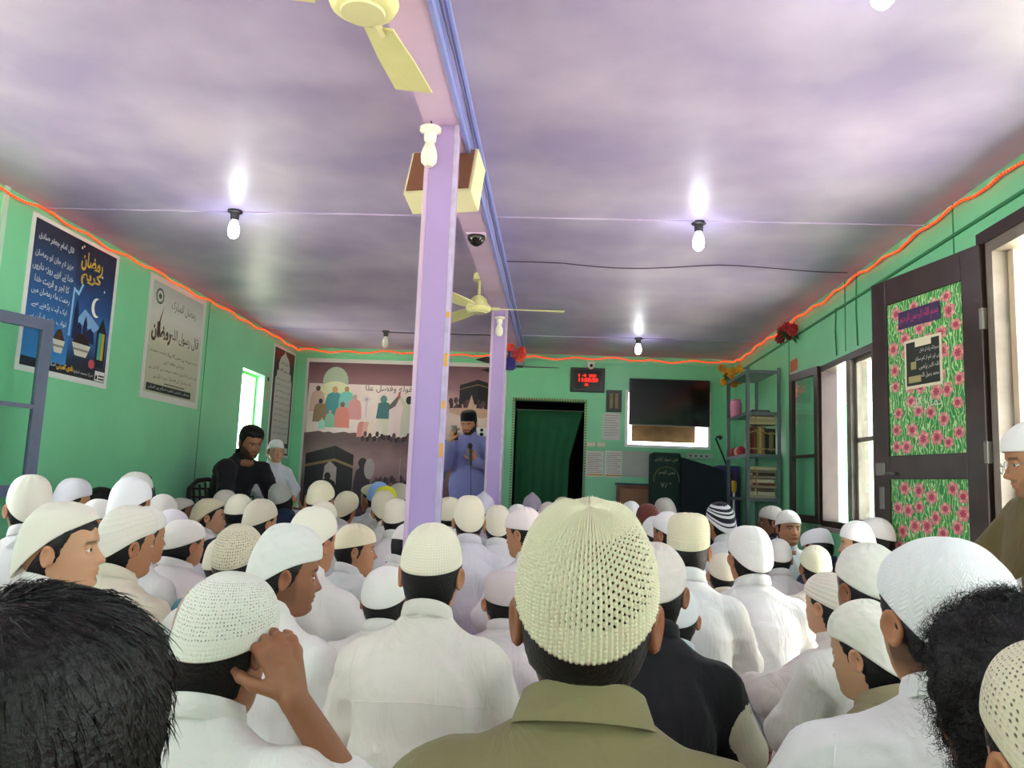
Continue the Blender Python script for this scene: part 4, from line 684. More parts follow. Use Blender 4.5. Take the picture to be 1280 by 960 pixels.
def face_shape(X, Y, Z, th):
    fr = np.clip(np.cos(th), 0, 1) ** .5; ax = np.abs(X); g = lambda v, c, w: np.exp(-((v - c) / w) ** 2)
    nz = np.interp(Z, [-.044, -.036, -.03, -.012, .018], [0, .017, .0225, .012, 0]); d = g(X, 0, .0105) * nz + .006 * g(ax, .013, .006) * g(Z, -.032, .007)
    d = d - .008 * g(ax, .033, .015) * g(Z, .004, .010) + .0035 * g(ax, .03, .025) * g(Z, .025, .008) + .004 * g(ax, .046, .02) * g(Z, -.022, .016)
    d = d + .0042 * g(X, 0, .019) * (g(Z, -.0535, .004) + g(Z, -.0645, .0045)) - .004 * g(X, 0, .022) * g(Z, -.059, .002) - .003 * g(X, 0, .02) * g(Z, -.072, .005) + .003 * g(X, 0, .02) * g(Z, -.09, .01)
    return Y + d * fr
def quads(R, S): i, j = np.meshgrid(np.arange(R - 1), np.arange(S), indexing='ij'); a = i * S + j; b = i * S + (j + 1) % S; return np.stack([a, a + S, b + S, b], -1).reshape(-1, 4)
def ear(side):
    V = []; F = []; n = 14; prof = [(1.0, 0), (1.02, .004), (.86, .0085), (.66, .004), (.35, -.001), (.0, -.002)]
    for r, dpt in prof:
        for k in range(n): a = 2 * pi * k / n; w = .0185 * (1 - .22 * (sin(a) < -.3) * -sin(a)); V.append((dpt, cos(a) * w * r, sin(a) * .031 * r))
    for i in range(5):
        for k in range(n): F.append((i * n + k, i * n + (k + 1) % n, (i + 1) * n + (k + 1) % n, (i + 1) * n + k))
    b0 = len(V)
    for k in range(n): a = 2 * pi * k / n; V.append((-.024, .008 + cos(a) * .008, sin(a) * .016))
    for k in range(n): F.append((k, b0 + k, b0 + (k + 1) % n, (k + 1) % n))
    V.append((-.024, .008, 0))
    for k in range(n): F.append((b0 + k, b0 + n, b0 + n, b0 + (k + 1) % n))
    V = np.array(V) * .93; fl, tl = radians(22), radians(-10); Rz = np.array([[cos(fl), sin(fl), 0], [-sin(fl), cos(fl), 0], [0, 0, 1]]); Rx = np.array([[1, 0, 0], [0, cos(tl), -sin(tl)], [0, sin(tl), cos(tl)]]); V = V @ Rx.T @ Rz.T + np.array([.0805, -.011, -.006])
    if side < 0: V[:, 0] *= -1; F = [q[::-1] for q in F]
    return V, np.array(F)
def uvball(c, r, n=10, m=7): b = MB().ball(c, r, n=n, m=m); return np.array(b.v), b.f
SKIN = {}
def skin_mat(name, c):
    if name in SKIN: return SKIN[name]
    m = bpy.data.materials.new('skin ' + name); m.use_nodes = True; nt = m.node_tree; N = nt.nodes; L = nt.links; b = N['Principled BSDF']; b.inputs['Roughness'].default_value = .5; b.inputs['Subsurface Weight'].default_value = .12; b.inputs['Subsurface Radius'].default_value = (.012, .005, .003); b.inputs['Specular IOR Level'].default_value = .35
    at = N.new('ShaderNodeAttribute'); at.attribute_name = 'paint'; sp = N.new('ShaderNodeSeparateColor'); L.new(at.outputs['Color'], sp.inputs[0]); base = lin(c)
    m1 = N.new('ShaderNodeMix'); m1.data_type = 'RGBA'; m1.inputs[6].default_value = (*base, 1); m1.inputs[7].default_value = (base[0] * .95, base[1] * .52, base[2] * .5, 1); L.new(sp.outputs[1], m1.inputs[0])
    m2 = N.new('ShaderNodeMix'); m2.data_type = 'RGBA'; m2.inputs[7].default_value = (.012, .01, .01, 1); L.new(m1.outputs[2], m2.inputs[6]); L.new(sp.outputs[0], m2.inputs[0]); L.new(m2.outputs[2], b.inputs['Base Color']); SKIN[name] = m; return m
for n_, c_ in (('tan', 'b98562'), ('light', 'cc9d7c'), ('brown', '96664a'), ('deep', '7a4f3a')): skin_mat(n_, c_)
M_EYE = mat('eye white', 'e9e6e0', .2); M_IRIS = mat('dark iris', '1d120e', .1); M_HAIR = mat('black hair', '0e0d0e', .5, var=.4, scale=40, bump=.6, bscale=180, spec=.4); M_STUB = mat('shaved dark hair', '241c1a', .7, var=.3, scale=60)
def hand_segs(wrist, fwd, nrm, curl=.5, spread=.06, thumb=.6, side=1, s=1.0):
    """fwd: wrist to knuckles, nrm: back of hand. Returns capsule list of palm, four fingers and thumb"""
    w = np.array(wrist, float); f = np.array(fwd, float); f /= np.linalg.norm(f); n = np.array(nrm, float); n -= f * (n @ f); n /= np.linalg.norm(n); r = np.cross(f, n) * side; S = []
    cu = curl if isinstance(curl, (list, tuple)) else [curl] * 4; ln = (.066, .074, .069, .054); off = (.030, .010, -.011, -.030); kn = (.083, .087, .083, .075)
    for i in range(4):
        k = w + f * kn[i] * s + r * off[i] * s; S.append((w + r * off[i] * .55 * s + f * .012 * s, k, .0135 * s, .0105 * s, None)); d = f + r * (off[i] * spread / .03); d /= np.linalg.norm(d); p = k
        for j, (q, a) in enumerate(((.46, .75), (.30, 1.0), (.24, .6))):
            an = cu[i] * a; d = d * cos(an) - n * sin(an); nn = np.cross(np.cross(d, n), d); n2 = nn / (np.linalg.norm(nn) + 1e-9); e = p + d * ln[i] * q * s; S.append((p, e, (.0098 - .0012 * j) * s, (.0092 - .0014 * j) * s, None)); p = e
            if j < 2: n_l = n2; d0 = d
    t = w + f * .022 * s + r * .026 * s; d = f * .62 + r * .75 - n * thumb * .5; d /= np.linalg.norm(d); e = t + d * .042 * s; S.append((t, e, .0145 * s, .0115 * s, None)); d = d * .8 + f * .5 - n * thumb * .5; d /= np.linalg.norm(d); g = e + d * .03 * s; S.append((e, g, .0112 * s, .0098 * s, None)); d = d + f * .2 - n * thumb * .4 - r * .2; d /= np.linalg.norm(d); S.append((g, g + d * .026 * s, .0095 * s, .0072 * s, None))
    S.append((w - f * .01 * s, w + f * .05 * s, .021 * s, .022 * s, tuple(1 + .0 * x for x in (1, 1, 1)))); return S
def make_body(name, hc, hR, skin, hi=False, beard=0, mous=0, stub=.0, hands=(), eyes=True, nape=.0, chest=True, lean=0.0):
    """one mesh: head, face, ears, neck, chest and any bare hands"""
    R, S = (58, 76) if hi else (27, 34); X, Y, Z, th, t = head_grid(R, S); Y = face_shape(X, Y, Z, th); V = np.stack([X, Y, Z], -1); wt = np.clip((19.6 - t) / 3.2, 0, 1)[..., None]; Vr = (V - PIV) @ hR.T + PIV; V = V * (1 - wt) + Vr * wt + np.array(hc)
    ax = np.abs(X); g = lambda v, c, w: np.exp(-((v - c) / w) ** 2); fr = np.cos(th) > .05
    hairy = np.where(fr, .85 * g(Z, .0235 - .10 * np.abs(ax - .03), .0042) * (ax > .010) * (ax < .052), 0)
    jaw = np.clip((-.050 + .036 * np.clip((ax - .036) / .034, 0, 1) - Z) / .01, 0, 1) * (t < 16.9) * (np.cos(th) > -.25) * np.clip(1 - g(X, 0, .02) * g(Z, -.058, .008) * 1.2, 0, 1) * np.clip(np.clip((ax - .024) / .01, 0, 1) + np.clip((-.068 - Z) / .005, 0, 1), 0, 1); hairy = np.maximum(hairy, beard * jaw); hairy = np.maximum(hairy, mous * fr * g(Z, -.0465, .0045) * (ax < .03))
    if stub: hairy = np.maximum(hairy, stub * (np.cos(th) < .2) * (Z > -.10) * (Z < .06) * np.clip((Z + .10) / .04, 0, 1))
    lip = fr * np.clip(g(X, 0, .021) * (g(Z, -.0545, .0045) + g(Z, -.0635, .005)), 0, 1) * .8; lip = np.maximum(lip, .25 * g(X, 0, .02) * g(Z, -.03, .01) * fr)
    Vs = [V.reshape(-1, 3)]; Fs = [quads(R, S)]; paint = [np.stack([hairy, lip, 0 * lip, 0 * lip + 1], -1).reshape(-1, 4)]; mi = [np.zeros(len(Fs[0]), int)]; nv = R * S
    if chest:
        last = V[-1]; cx, cy = last[:, 0].mean(), last[:, 1].mean(); prev = np.arange((R - 1) * S, R * S); c = np.cos(th[0]); s_ = np.sin(th[0])
        for z, sx, yf, yb in ((-.195, .075, .045, .07), (-.25, .10, .055, .075), (-.36, .10, .06, .07), (-.44, .06, .04, .04)):
            ring = np.stack([sx * s_, np.where(c > 0, yf * c, yb * c) - .02, np.full(S, z)], 1) + np.array([hc[0] * .6, hc[1] - .02 + lean * (z + .175), hc[2]]); Vs.append(ring); cur = np.arange(nv, nv + S); Fs.append(np.stack([prev, cur, np.roll(cur, -1), np.roll(prev, -1)], 1)); mi.append(np.zeros(S, int)); paint.append(np.tile([0, 0, 0, 1.], (S, 1))); prev = cur; nv += S
    def add(v, f, m, world=False, pt=(0, 0, 0, 1)):
        nonlocal nv
        v = np.asarray(v, float)
        if not world: v = (v - PIV) @ hR.T + PIV + np.array(hc)
        f = np.array([q if len(q) == 4 else (*q, q[-1]) for q in f]); Vs.append(v); Fs.append(f + nv); mi.append(np.full(len(f), m)); paint.append(np.tile(np.array(pt, float), (len(v), 1))); nv += len(v)
    for sd in (-1, 1): v, f = ear(sd); add(v, f, 0, pt=(0, .18, 0, 1))
    if eyes:
        for sd in (-1, 1): v, f = uvball((sd * .0325, .0735, .003), .0112); add(v, f, 1); v, f = uvball((sd * .0325, .0795, .003), .0068, 10, 7); add(v, f, 2); v, f = uvball((sd * .0328, .0726, .0088), .0122, 12, 8); add(v, f, 0); v, f = uvball((sd * .0328, .0715, -.0045), .0118, 12, 8); add(v, f, 0)
    for sg, hh in hands: v, f = field_mesh(sg, hh, .007); add(v, f, 0, True)
    V = np.concatenate(Vs); F = np.concatenate(Fs); mi = np.concatenate(mi); tri = F[:, 2] == F[:, 3]
    me = bpy.data.meshes.new(name); faces = [tuple(q[:3]) if t_ else tuple(q) for q, t_ in zip(F.tolist(), tri)]; me.from_pydata(V.tolist(), [], faces); me.update()
    for m in (SKIN[skin], M_EYE, M_IRIS): me.materials.append(m)
    me.polygons.foreach_set('material_index', mi.astype(np.int32)); me.polygons.foreach_set('use_smooth', np.ones(len(me.polygons), bool)); a = me.color_attributes.new('paint', 'FLOAT_COLOR', 'POINT'); a.data.foreach_set('color', np.concatenate(paint).astype(f32).ravel()); return me
def make_hair(name, hc, hR, hi=False, thick=.008, nape=-.082, fringe=.062, full=False, seed=0, mt=None, curly=0, under=None):
    R, S = (60, 80) if hi else (30, 36); X, Y, Z, th, t = head_grid(R, S); c = np.cos(th); lim = np.interp(c, [-1, -.45, -.12, .05, .22, .45, 1], [nape, nape, -.012, -.035, .012, fringe, fringe + .004]); lim = lim + .003 * np.sin(th * 9 + seed)
    w = np.clip((Z - lim) / .012, 0, 1); P = np.stack([X, Y, Z], -1); ctr = np.array([0, -.005, .03]); nrm = P - ctr; nrm /= np.linalg.norm(nrm, axis=-1, keepdims=True)
    r = np.random.default_rng(seed); tex = sum(np.sin(P @ r.normal(0, 90 if not curly else 160, 3) + r.uniform(0, 6)) for _ in range(5)) / 5; top = np.clip((Z - .02) / .08, 0, 1) if full else 0
    if under is not None: z0_, tl_, cR = under; Pc = (P - PIV) @ cR + PIV; uc = np.arctan2(Pc[..., 0], Pc[..., 1]); ov = np.clip((Pc[..., 2] - (z0_ + tl_ * np.cos(uc) + max(0, .030 - z0_) * np.abs(np.sin(uc)) ** 3) - .004) / .01, 0, 1); w = w * (1 - ov); tex = tex * (1 - ov); top = top * (1 - ov)
    d = (-.003 + w * (thick + .003)) * (1 + .0 * tex) + w * tex * (.0012 + .006 * curly) + w * top * (.014 if full else 0); P = P + nrm * d[..., None]; P = (P - PIV) @ hR.T + PIV + np.array(hc); F = quads(R, S); keep = (w.reshape(-1)[F] > 0).any(1); F = F[keep]; us = np.unique(F); mp = -np.ones(R * S, int); mp[us] = np.arange(len(us))
    return np_mesh(name, P.reshape(-1, 3)[us], mp[F], mt or M_HAIR)
def strands(P0, N0, n, ln, seed, wid=.0007, curl=0.0, down=.3):
    """thin tapered hair blades growing from surface points"""
    r = np.random.default_rng(seed); i = r.integers(0, len(P0), n); p = P0[i] + r.normal(0, .002, (n, 3)); cw = P0.mean(0) + np.array([0, -.03, .12]); fl = P0[i] - cw; fl /= np.linalg.norm(fl, axis=1, keepdims=True) + 1e-6; t_ = fl - N0[i] * (fl * N0[i]).sum(1, keepdims=True); t_ /= np.linalg.norm(t_, axis=1, keepdims=True) + 1e-6; d = N0[i] * (.10 if not curl else 1.0) + t_ * (1.0 if not curl else .2) + r.normal(0, .12 if not curl else .55, (n, 3)); d /= np.linalg.norm(d, axis=1, keepdims=True); L = ln * r.uniform(.5, 1.1, (n, 1)); s_ = np.cross(d, r.normal(0, 1, (n, 3))); s_ /= np.linalg.norm(s_, axis=1, keepdims=True); q = np.cross(d, s_); V = []; K = 3 if not curl else 7
    for k in range(K):
        tt = k / (K - 1); off = curl * (s_ * np.cos(tt * 9) + q * np.sin(tt * 9)) if curl else 0 * p; base = p + d * L * tt + np.array([0, 0, -1]) * L * tt * tt * down + off; wv = wid * (1 - tt * .85); V += [base - s_ * wv, base + s_ * wv]
    V = np.stack(V, 1); F = []
    b = np.arange(n)[:, None] * (2 * K)
    for k in range(K - 1): F.append(b + np.array([[2 * k, 2 * k + 1, 2 * k + 3, 2 * k + 2]]))
    return V.reshape(-1, 3), np.concatenate(F)
# ---- caps
_hx, _hy, _hz, _, _ = head_grid(44, 56); _HD = np.stack([_hx, _hy, _hz], -1)[:30].reshape(-1, 3) - np.array([0, -.005, .03]); _HR = np.linalg.norm(_HD, axis=1); _HD = (_HD / _HR[:, None]).astype(f32)
def clear_skull(P, gap=.0055):
    """keeps cap cloth outside the skull"""
    c = np.array([0, -.005, .03]); Q = P.reshape(-1, 3) - c; r = np.linalg.norm(Q, axis=1); D = (Q / r[:, None]).astype(f32); out = np.empty(len(Q))
    for i in range(0, len(Q), 4000):
        dt = D[i:i + 4000] @ _HD.T; k = np.argpartition(-dt, 3, axis=1)[:, :3]; out[i:i + 4000] = _HR[k].mean(1)
    k = np.maximum(1, (out + gap) / r); return (Q * k[:, None] + c).reshape(P.shape)
def cap_grid(nu, nv, z0=.024, tilt=.036, zt=.136, q=.92, p=1.0, rx=.0835, ry=.106, cy=-.004, dent=.0, seed=0, peak=0, side=0.0):
    u = np.linspace(0, 2 * pi, nu, endpoint=False); v = np.linspace(.02, 1, nv); U, Vv = np.meshgrid(u, v); a = Vv * pi / 2; rr = np.sin(a) ** q; hh = np.clip(np.cos(a), 0, 1) ** p; zr = z0 + tilt * np.cos(U) + side * np.sin(U) + max(0, .030 - z0) * np.abs(np.sin(U)) ** 3; X = rx * rr * np.sin(U); Y = cy + ry * rr * np.cos(U); Z = zr + (zt - zr) * hh
    r = np.random.default_rng(seed); P = np.stack([X, Y, Z], -1)
    if dent:
        n = sum(np.sin(P @ r.normal(0, 38, 3) + r.uniform(0, 6)) for _ in range(4)) / 4; pl = np.sin(U * r.integers(5, 9) + 3 * np.sin(U * 2 + seed)) * np.exp(-(Vv / .45) ** 2) * Vv * 3; nn = np.stack([X / rx, (Y - cy) / ry, hh + .15], -1); nn /= np.linalg.norm(nn, axis=-1, keepdims=True); P = P + nn * (dent * (n * np.sin(a) * (1 - Vv ** 6) + pl * .9))[..., None]
    P = clear_skull(P)
    if peak: P[..., 2] += peak * np.exp(-(Vv / .22) ** 2)
    return P, U, Vv
def finish_cap(name, P, U, Vv, m, drop=None, th=.003):
    R, S = P.shape[:2]; rim = P[-1].copy(); ctr = rim.mean(0); ins = rim + (ctr - rim) * np.array([.05, .05, 0]); in2 = ins + np.array([0, 0, .014]); fold = rim + (ctr - rim) * np.array([.012, .012, 0]) + np.array([0, 0, -.0025]); G = np.concatenate([P, fold[None], ins[None], in2[None]]); R += 3; F = quads(R, S)
    if drop is not None: k = np.ones(len(F), bool); k[:len(drop)] = ~drop; F = F[k]
    tip = G[0].mean(0) + np.array([0, 0, .0006]); V = np.concatenate([G.reshape(-1, 3), tip[None]]); n = len(V) - 1; T = np.array([[n, j, (j + 1) % S, (j + 1) % S] for j in range(S)]); allf = F.tolist() + [q[:3] for q in T.tolist()]
    me = bpy.data.meshes.new(name); me.from_pydata(V.tolist(), [], allf); me.update(); uv = me.uv_layers.new(name='UVMap'); li = np.empty(len(me.loops), np.int32); me.loops.foreach_get('vertex_index', li); uu = np.concatenate([np.tile(np.arange(S) / S, R), [.5]]); vv = np.concatenate([np.repeat(np.arange(R) / (R - 1), S), [0]]); l = np.stack([uu[li], vv[li]], 1)
    ls = np.empty(len(me.polygons), np.int32); lt = np.empty(len(me.polygons), np.int32); me.polygons.foreach_get('loop_start', ls); me.polygons.foreach_get('loop_total', lt)
    for st, tt in zip(ls, lt):
        x = l[st:st + tt, 0]
        if x.max() - x.min() > .5: x[x < .5] += 1
    uv.data.foreach_set('uv', l.astype(f32).ravel()); me.polygons.foreach_set('use_smooth', np.ones(len(me.polygons), bool)); me.materials.append(m); return me
CAPM = {}
def cap_mat(kind, c, c2=None):
    key = (kind, c)
    if key in CAPM: return CAPM[key]
    m = bpy.data.materials.new('cap %s %s' % (kind, c)); m.use_nodes = True; nt = m.node_tree; N = nt.nodes; L = nt.links; b = N['Principled BSDF']; b.inputs['Roughness'].default_value = .85; b.inputs['Sheen Weight'].default_value = .15; b.inputs['Specular IOR Level'].default_value = .2; base = lin(c); b.inputs['Base Color'].default_value = (*base, 1)
    tc = N.new('ShaderNodeTexCoord'); mp = N.new('ShaderNodeMapping'); L.new(tc.outputs['UV'], mp.inputs[0]); bp = N.new('ShaderNodeBump'); bp.inputs['Distance'].default_value = .003; L.new(bp.outputs[0], b.inputs['Normal'])
    def wave(sx, sy, dist=0, dirn='DIAGONAL', scale=1):
        w = N.new('ShaderNodeTexWave'); w.bands_direction = dirn; w.inputs['Scale'].default_value = scale; w.inputs['Distortion'].default_value = dist; q = N.new('ShaderNodeMapping'); q.inputs['Scale'].default_value = (sx, sy, 1); L.new(tc.outputs['UV'], q.inputs[0]); L.new(q.outputs[0], w.inputs['Vector']); return w.outputs['Fac']
    def math_(op, a, c_): n = N.new('ShaderNodeMath'); n.operation = op; (L.new(a, n.inputs[0]) if not isinstance(a, (int, float)) else n.inputs[0].__setattr__('default_value', a)); (L.new(c_, n.inputs[1]) if not isinstance(c_, (int, float)) else n.inputs[1].__setattr__('default_value', c_)); return n.outputs[0]
    if kind == 'knit': h = math_('MULTIPLY', wave(22, 0, 0, 'X'), wave(0, 9, 0, 'Y')); st = .45
    elif kind == 'zigzag':
        z = N.new('ShaderNodeSeparateXYZ'); L.new(tc.outputs['UV'], z.inputs[0]); tri = math_('PINGPONG', math_('MULTIPLY', z.outputs[0], 28), .5); h = math_('SINE', math_('MULTIPLY', math_('ADD', math_('MULTIPLY', z.outputs[1], 7), math_('MULTIPLY', tri, 1.0)), 24), 0.0); st = .4
    elif kind == 'lattice': h = math_('MAXIMUM', wave(6, 2.4, 0, 'DIAGONAL'), wave(-6, 2.4, 0, 'DIAGONAL')); st = .55
    elif kind in ('holes', 'mesh'):
        vo = N.new('ShaderNodeTexVoronoi'); vo.inputs['Scale'].default_value = 1; vo.inputs['Randomness'].default_value = .25; q = N.new('ShaderNodeMapping'); q.inputs['Scale'].default_value = (64, 26, 1) if kind == 'holes' else (90, 34, 1); L.new(tc.outputs['UV'], q.inputs[0]); L.new(q.outputs[0], vo.inputs['Vector']); h = vo.outputs['Distance']; st = .6
        rp_ = N.new('ShaderNodeValToRGB'); rp_.color_ramp.elements[0].position = .16 if kind == 'holes' else .1; rp_.color_ramp.elements[1].position = .3; rp_.color_ramp.elements[0].color = (base[0] * .18, base[1] * .17, base[2] * .15, 1); rp_.color_ramp.elements[1].color = (*base, 1); L.new(h, rp_.inputs[0])
        z = N.new('ShaderNodeSeparateXYZ'); L.new(tc.outputs['UV'], z.inputs[0]); nz = N.new('ShaderNodeTexNoise'); nz.inputs['Scale'].default_value = 7; L.new(tc.outputs['UV'], nz.inputs['Vector']); band = math_('MULTIPLY', math_('GREATER_THAN', z.outputs[1], .3), math_('LESS_THAN', z.outputs[1], .82)); mx = N.new('ShaderNodeMix'); mx.data_type = 'RGBA'; L.new(band, mx.inputs[0]); mx.inputs[6].default_value = (*base, 1); L.new(rp_.outputs[0], mx.inputs[7]); L.new(mx.outputs[2], b.inputs['Base Color'])
    elif kind == 'stripe':
        z = N.new('ShaderNodeSeparateXYZ'); L.new(tc.outputs['UV'], z.inputs[0]); rp_ = N.new('ShaderNodeValToRGB'); rp_.color_ramp.interpolation = 'CONSTANT'; e = rp_.color_ramp.elements; k_ = (.02, .022, .03, 1); w_ = (.78, .78, .8, 1); e[0].color = k_; e[0].position = 0; e[1].color = w_; e[1].position = .30
        for i_, (p_, cc) in enumerate(((.42, k_), (.50, w_), (.54, k_), (.58, w_), (.64, k_), (.74, w_), (.80, k_), (.83, w_))): q_ = e.new(p_); q_.color = cc
        L.new(z.outputs[1], rp_.inputs[0]); L.new(rp_.outputs[0], b.inputs['Base Color']); h = wave(30, 0, 0, 'X'); st = .4
    elif kind == 'bands': h = math_('MAXIMUM', wave(0, 3.2, 1.0, 'Y'), math_('MULTIPLY', wave(24, 0, 0, 'X'), wave(0, 6, 0, 'Y'))); st = .5
    else: n = N.new('ShaderNodeTexNoise'); n.inputs['Scale'].default_value = 160; L.new(tc.outputs['Object'], n.inputs['Vector']); h = n.outputs['Fac']; st = .25
    bp.inputs['Strength'].default_value = st; L.new(h, bp.inputs['Height']); CAPM[key] = m; return m
SHAPES = {'dome': dict(), 'low': dict(z0=.03, tilt=.02, zt=.135), 'deep': dict(z0=.004, tilt=.055, zt=.142), 'pill': dict(q=.42, p=.5, zt=.142, z0=.03, tilt=.022), 'peak': dict(peak=.018, q=1.1), 'back': dict(z0=.012, tilt=.075, zt=.135, cy=-.012), 'slouch': dict(z0=.008, tilt=.05, zt=.145, q=.8, p=.85)}
CAPMESH = {}
def cap_mesh(shape, kind, col, seed, hi, dent=.003):
    P, U, Vv = cap_grid(96 if hi else 36, 44 if hi else 16, dent=dent, seed=seed, **SHAPES[shape]); return finish_cap('cap', P, U, Vv, cap_mat(kind, col))
def crochet_cap(m):
    """openwork knit cap with real stitches and holes"""
    cols, rows = 84, 46; nu, nv = cols * 4, rows * 3; P, U, Vv = cap_grid(nu, nv, z0=.036, tilt=.044, zt=.136, q=.86, rx=.081, ry=.104, dent=.002, seed=4); i = np.arange(nu)[None].repeat(nv, 0); j = np.arange(nv)[:, None].repeat(nu, 1)
    cx = i / 4; ry_ = j / 3; ph = (np.floor(cx) % 2) * .5; s1 = np.abs(np.sin(pi * cx)); s2 = np.abs(np.sin(pi * (ry_ + ph))); rel = .0022 * s1 + .0034 * s1 * s2; nn = np.stack([P[..., 0] / .081, (P[..., 1] + .004) / .104, np.cos(Vv * pi / 2) + .12], -1); nn /= np.linalg.norm(nn, axis=-1, keepdims=True); fade = np.clip((Vv - .05) / .2, .1, 1); P = P + nn * (rel * fade)[..., None]
    pleat = .0042 * np.sin(U * 6 + 1) * np.exp(-(Vv / .35) ** 2) * np.clip(Vv * 6, 0, 1); P[..., 2] += pleat
    qi, qj = np.meshgrid(np.arange(nv - 1), np.arange(nu), indexing='ij'); row = qi // 3; col = qj // 4; band = (qi > nv * .36) & (qi < nv * .84); back = np.cos(2 * pi * qj / nu) < .35; hole = band & (qi % 3 < 2) & (qj % 4 == 3) & ((row + col) % 2 == 0) & back
    me = finish_cap('cap', P, U, Vv, m, hole.reshape(-1)); return me
# ---- clothing
CLOTH = {}
def cloth(c, rough=.85, bump=.12):
    if c in CLOTH: return CLOTH[c]
    q = ''.join('%02x' % int(int(c[i:i + 2], 16) * .95) for i in (0, 2, 4)); m = mat('cotton ' + c, q, rough, var=.04, scale=14, bump=bump, bscale=420, sheen=.1, spec=.2); CLOTH[c] = m
    nt = m.node_tree; N = nt.nodes; L = nt.links; fine = [n for n in N if n.type == 'BUMP'][0]; tc = N.new('ShaderNodeTexCoord'); w = N.new('ShaderNodeTexNoise'); w.inputs['Scale'].default_value = 8; w.inputs['Detail'].default_value = 3; w.inputs['Distortion'].default_value = 1.6; w.inputs['Roughness'].default_value = .45
    mp = N.new('ShaderNodeMapping'); mp.inputs['Scale'].default_value = (1.3, 1, .55); mp.inputs['Rotation'].default_value = (0, .5, .3); L.new(tc.outputs['Object'], mp.inputs[0]); L.new(mp.outputs[0], w.inputs['Vector']); rd = N.new('ShaderNodeMath'); rd.operation = 'PINGPONG'; rd.inputs[1].default_value = .18; L.new(w.outputs['Fac'], rd.inputs[0])
    b2 = N.new('ShaderNodeBump'); b2.inputs['Strength'].default_value = .26; b2.inputs['Distance'].default_value = .05; L.new(rd.outputs[0], b2.inputs['Height']); L.new(b2.outputs[0], fine.inputs['Normal']); return m
DEF_ARM = lambda s: [(s * .162, -.012, .474), (s * .228, .06, .33), (s * .10, .21, .225)]
def torso_segs(lean=0.0, fat=1.0, arms=(None, None), low=.1):
    UP = lambda z: z + .042 * min(1, max(0, (z - .1) / .4)); L = lambda p: (p[0], p[1] + lean * max(0, p[2] - .1), UP(p[2])); X = (.74, 1, 1); S = [(L((0, 0, low)), L((0, -.035, .28)), .135 * fat, .112 * fat, X), (L((0, -.035, .28)), L((0, -.045, .44)), .112 * fat, .108 * fat, X), (L((0, -.045, .42)), L((0, -.028, .495)), .108 * fat, .084 * fat, (.74, 1, 1))]
    S += [(L((-.145, -.02, .474)), L((.145, -.02, .474)), .056 * fat, .056 * fat, None)] + [(L((0, -.022, .568)), L((s * .14, -.02, .486)), .055, .05, None) for s in (-1, 1)]
    for s, a in zip((-1, 1), arms):
        a = list(a) if a else [L(q) for q in DEF_ARM(s)]; S += [(a[0], a[1], .064 * fat, .055, None), (a[1], a[2], .055, .043, None)]
    return S
SHIRT = {}
def shirt_mesh(key, h=.013, wrk=(1, .010), **k):
    if key not in SHIRT: V, F = field_mesh(torso_segs(**k), h, .035, wrk, cut=.004); SHIRT[key] = np_mesh('kurta', V, F, None)
    return SHIRT[key]
LEG_CROSS = [((-.09, .03, .10), (-.25, .19, .105), .085, .062, None), ((-.25, .19, .105), (.03, .27, .06), .06, .045, None), ((.09, .03, .10), (.25, .19, .105), .085, .062, None), ((.25, .19, .105), (-.03, .25, .075), .06, .045, None)]
LEG_UP = [((-.09, .02, .10), (-.15, .26, .40), .085, .062, None), ((-.15, .26, .40), (-.13, .34, .06), .06, .045, None), ((.09, .02, .10), (.15, .26, .40), .085, .062, None), ((.15, .26, .40), (.13, .34, .06), .06, .045, None)]
LEGS = {}
LEG_SIT = [((-.09, .02, .09), (-.12, .38, .08), .085, .066, None), ((-.12, .38, .08), (-.12, .40, -.36), .064, .05, None), ((.09, .02, .09), (.12, .38, .08), .085, .066, None), ((.12, .38, .08), (.12, .40, -.36), .064, .05, None)]
def leg_mesh(kind):
    if kind not in LEGS: V, F = field_mesh({'cross': LEG_CROSS, 'up': LEG_UP, 'sit': LEG_SIT}[kind], .015, .03, (3, .008), cut=None if kind == 'sit' else .004); LEGS[kind] = np_mesh('trousers', V, F, None)
    return LEGS[kind]
def collar_mesh(lean=0, big=False, z=.642):
    n = 40; V = []; prof = [(.073, -.016), (.0715, .004), (.068, .020), (.065, .021), (.066, .0), (.068, -.025)] if not big else [(.090, -.024), (.087, -.020), (.074, .014), (.069, .017), (.067, .010), (.068, -.03)]
    for r, hgt in prof:
        for k in range(n):
            a = 2 * pi * k / n; fr = cos(a); V.append((r * .98 * sin(a), -.018 + lean * .5 + r * 1.02 * fr + .004, z + hgt - .022 * fr + (.012 if fr < 0 else 0) * -fr))
    V = np.array(V); F = quads(len(prof), n); return V, F
COLLAR = {}
def collar(lean, big=False):
    k = (round(lean, 2), big)
    if k not in COLLAR: V, F = collar_mesh(lean, big); COLLAR[k] = np_mesh('collar', V, F[:, ::-1], None)
    return COLLAR[k]
def child(name, me, parent, m=None):
    o = bpy.data.objects.new(name, me); link(o, parent)
    if m:
        if not len(me.materials): me.materials.append(m)
        o.material_slots[0].link = 'OBJECT'; o.material_slots[0].material = m
    return o
def seam(parent, me, pts_xz, m, r=.0016, back=True):
    """a fine raised seam laid on the cloth surface"""
    from mathutils.bvhtree import BVHTree
    v = [q.co.copy() for q in me.vertices]; t = BVHTree.FromPolygons(v, [tuple(p.vertices) for p in me.polygons]); out = []
    for x, z in pts_xz:
        hit = t.ray_cast(Vector((x, -1, z)), Vector((0, 1, 0)))
        if hit[0]: out.append(hit[0] + Vector((0, -.0004, 0)))
    if len(out) > 2: MB().tube(out, r, 5).build('seam', m, parent, True)
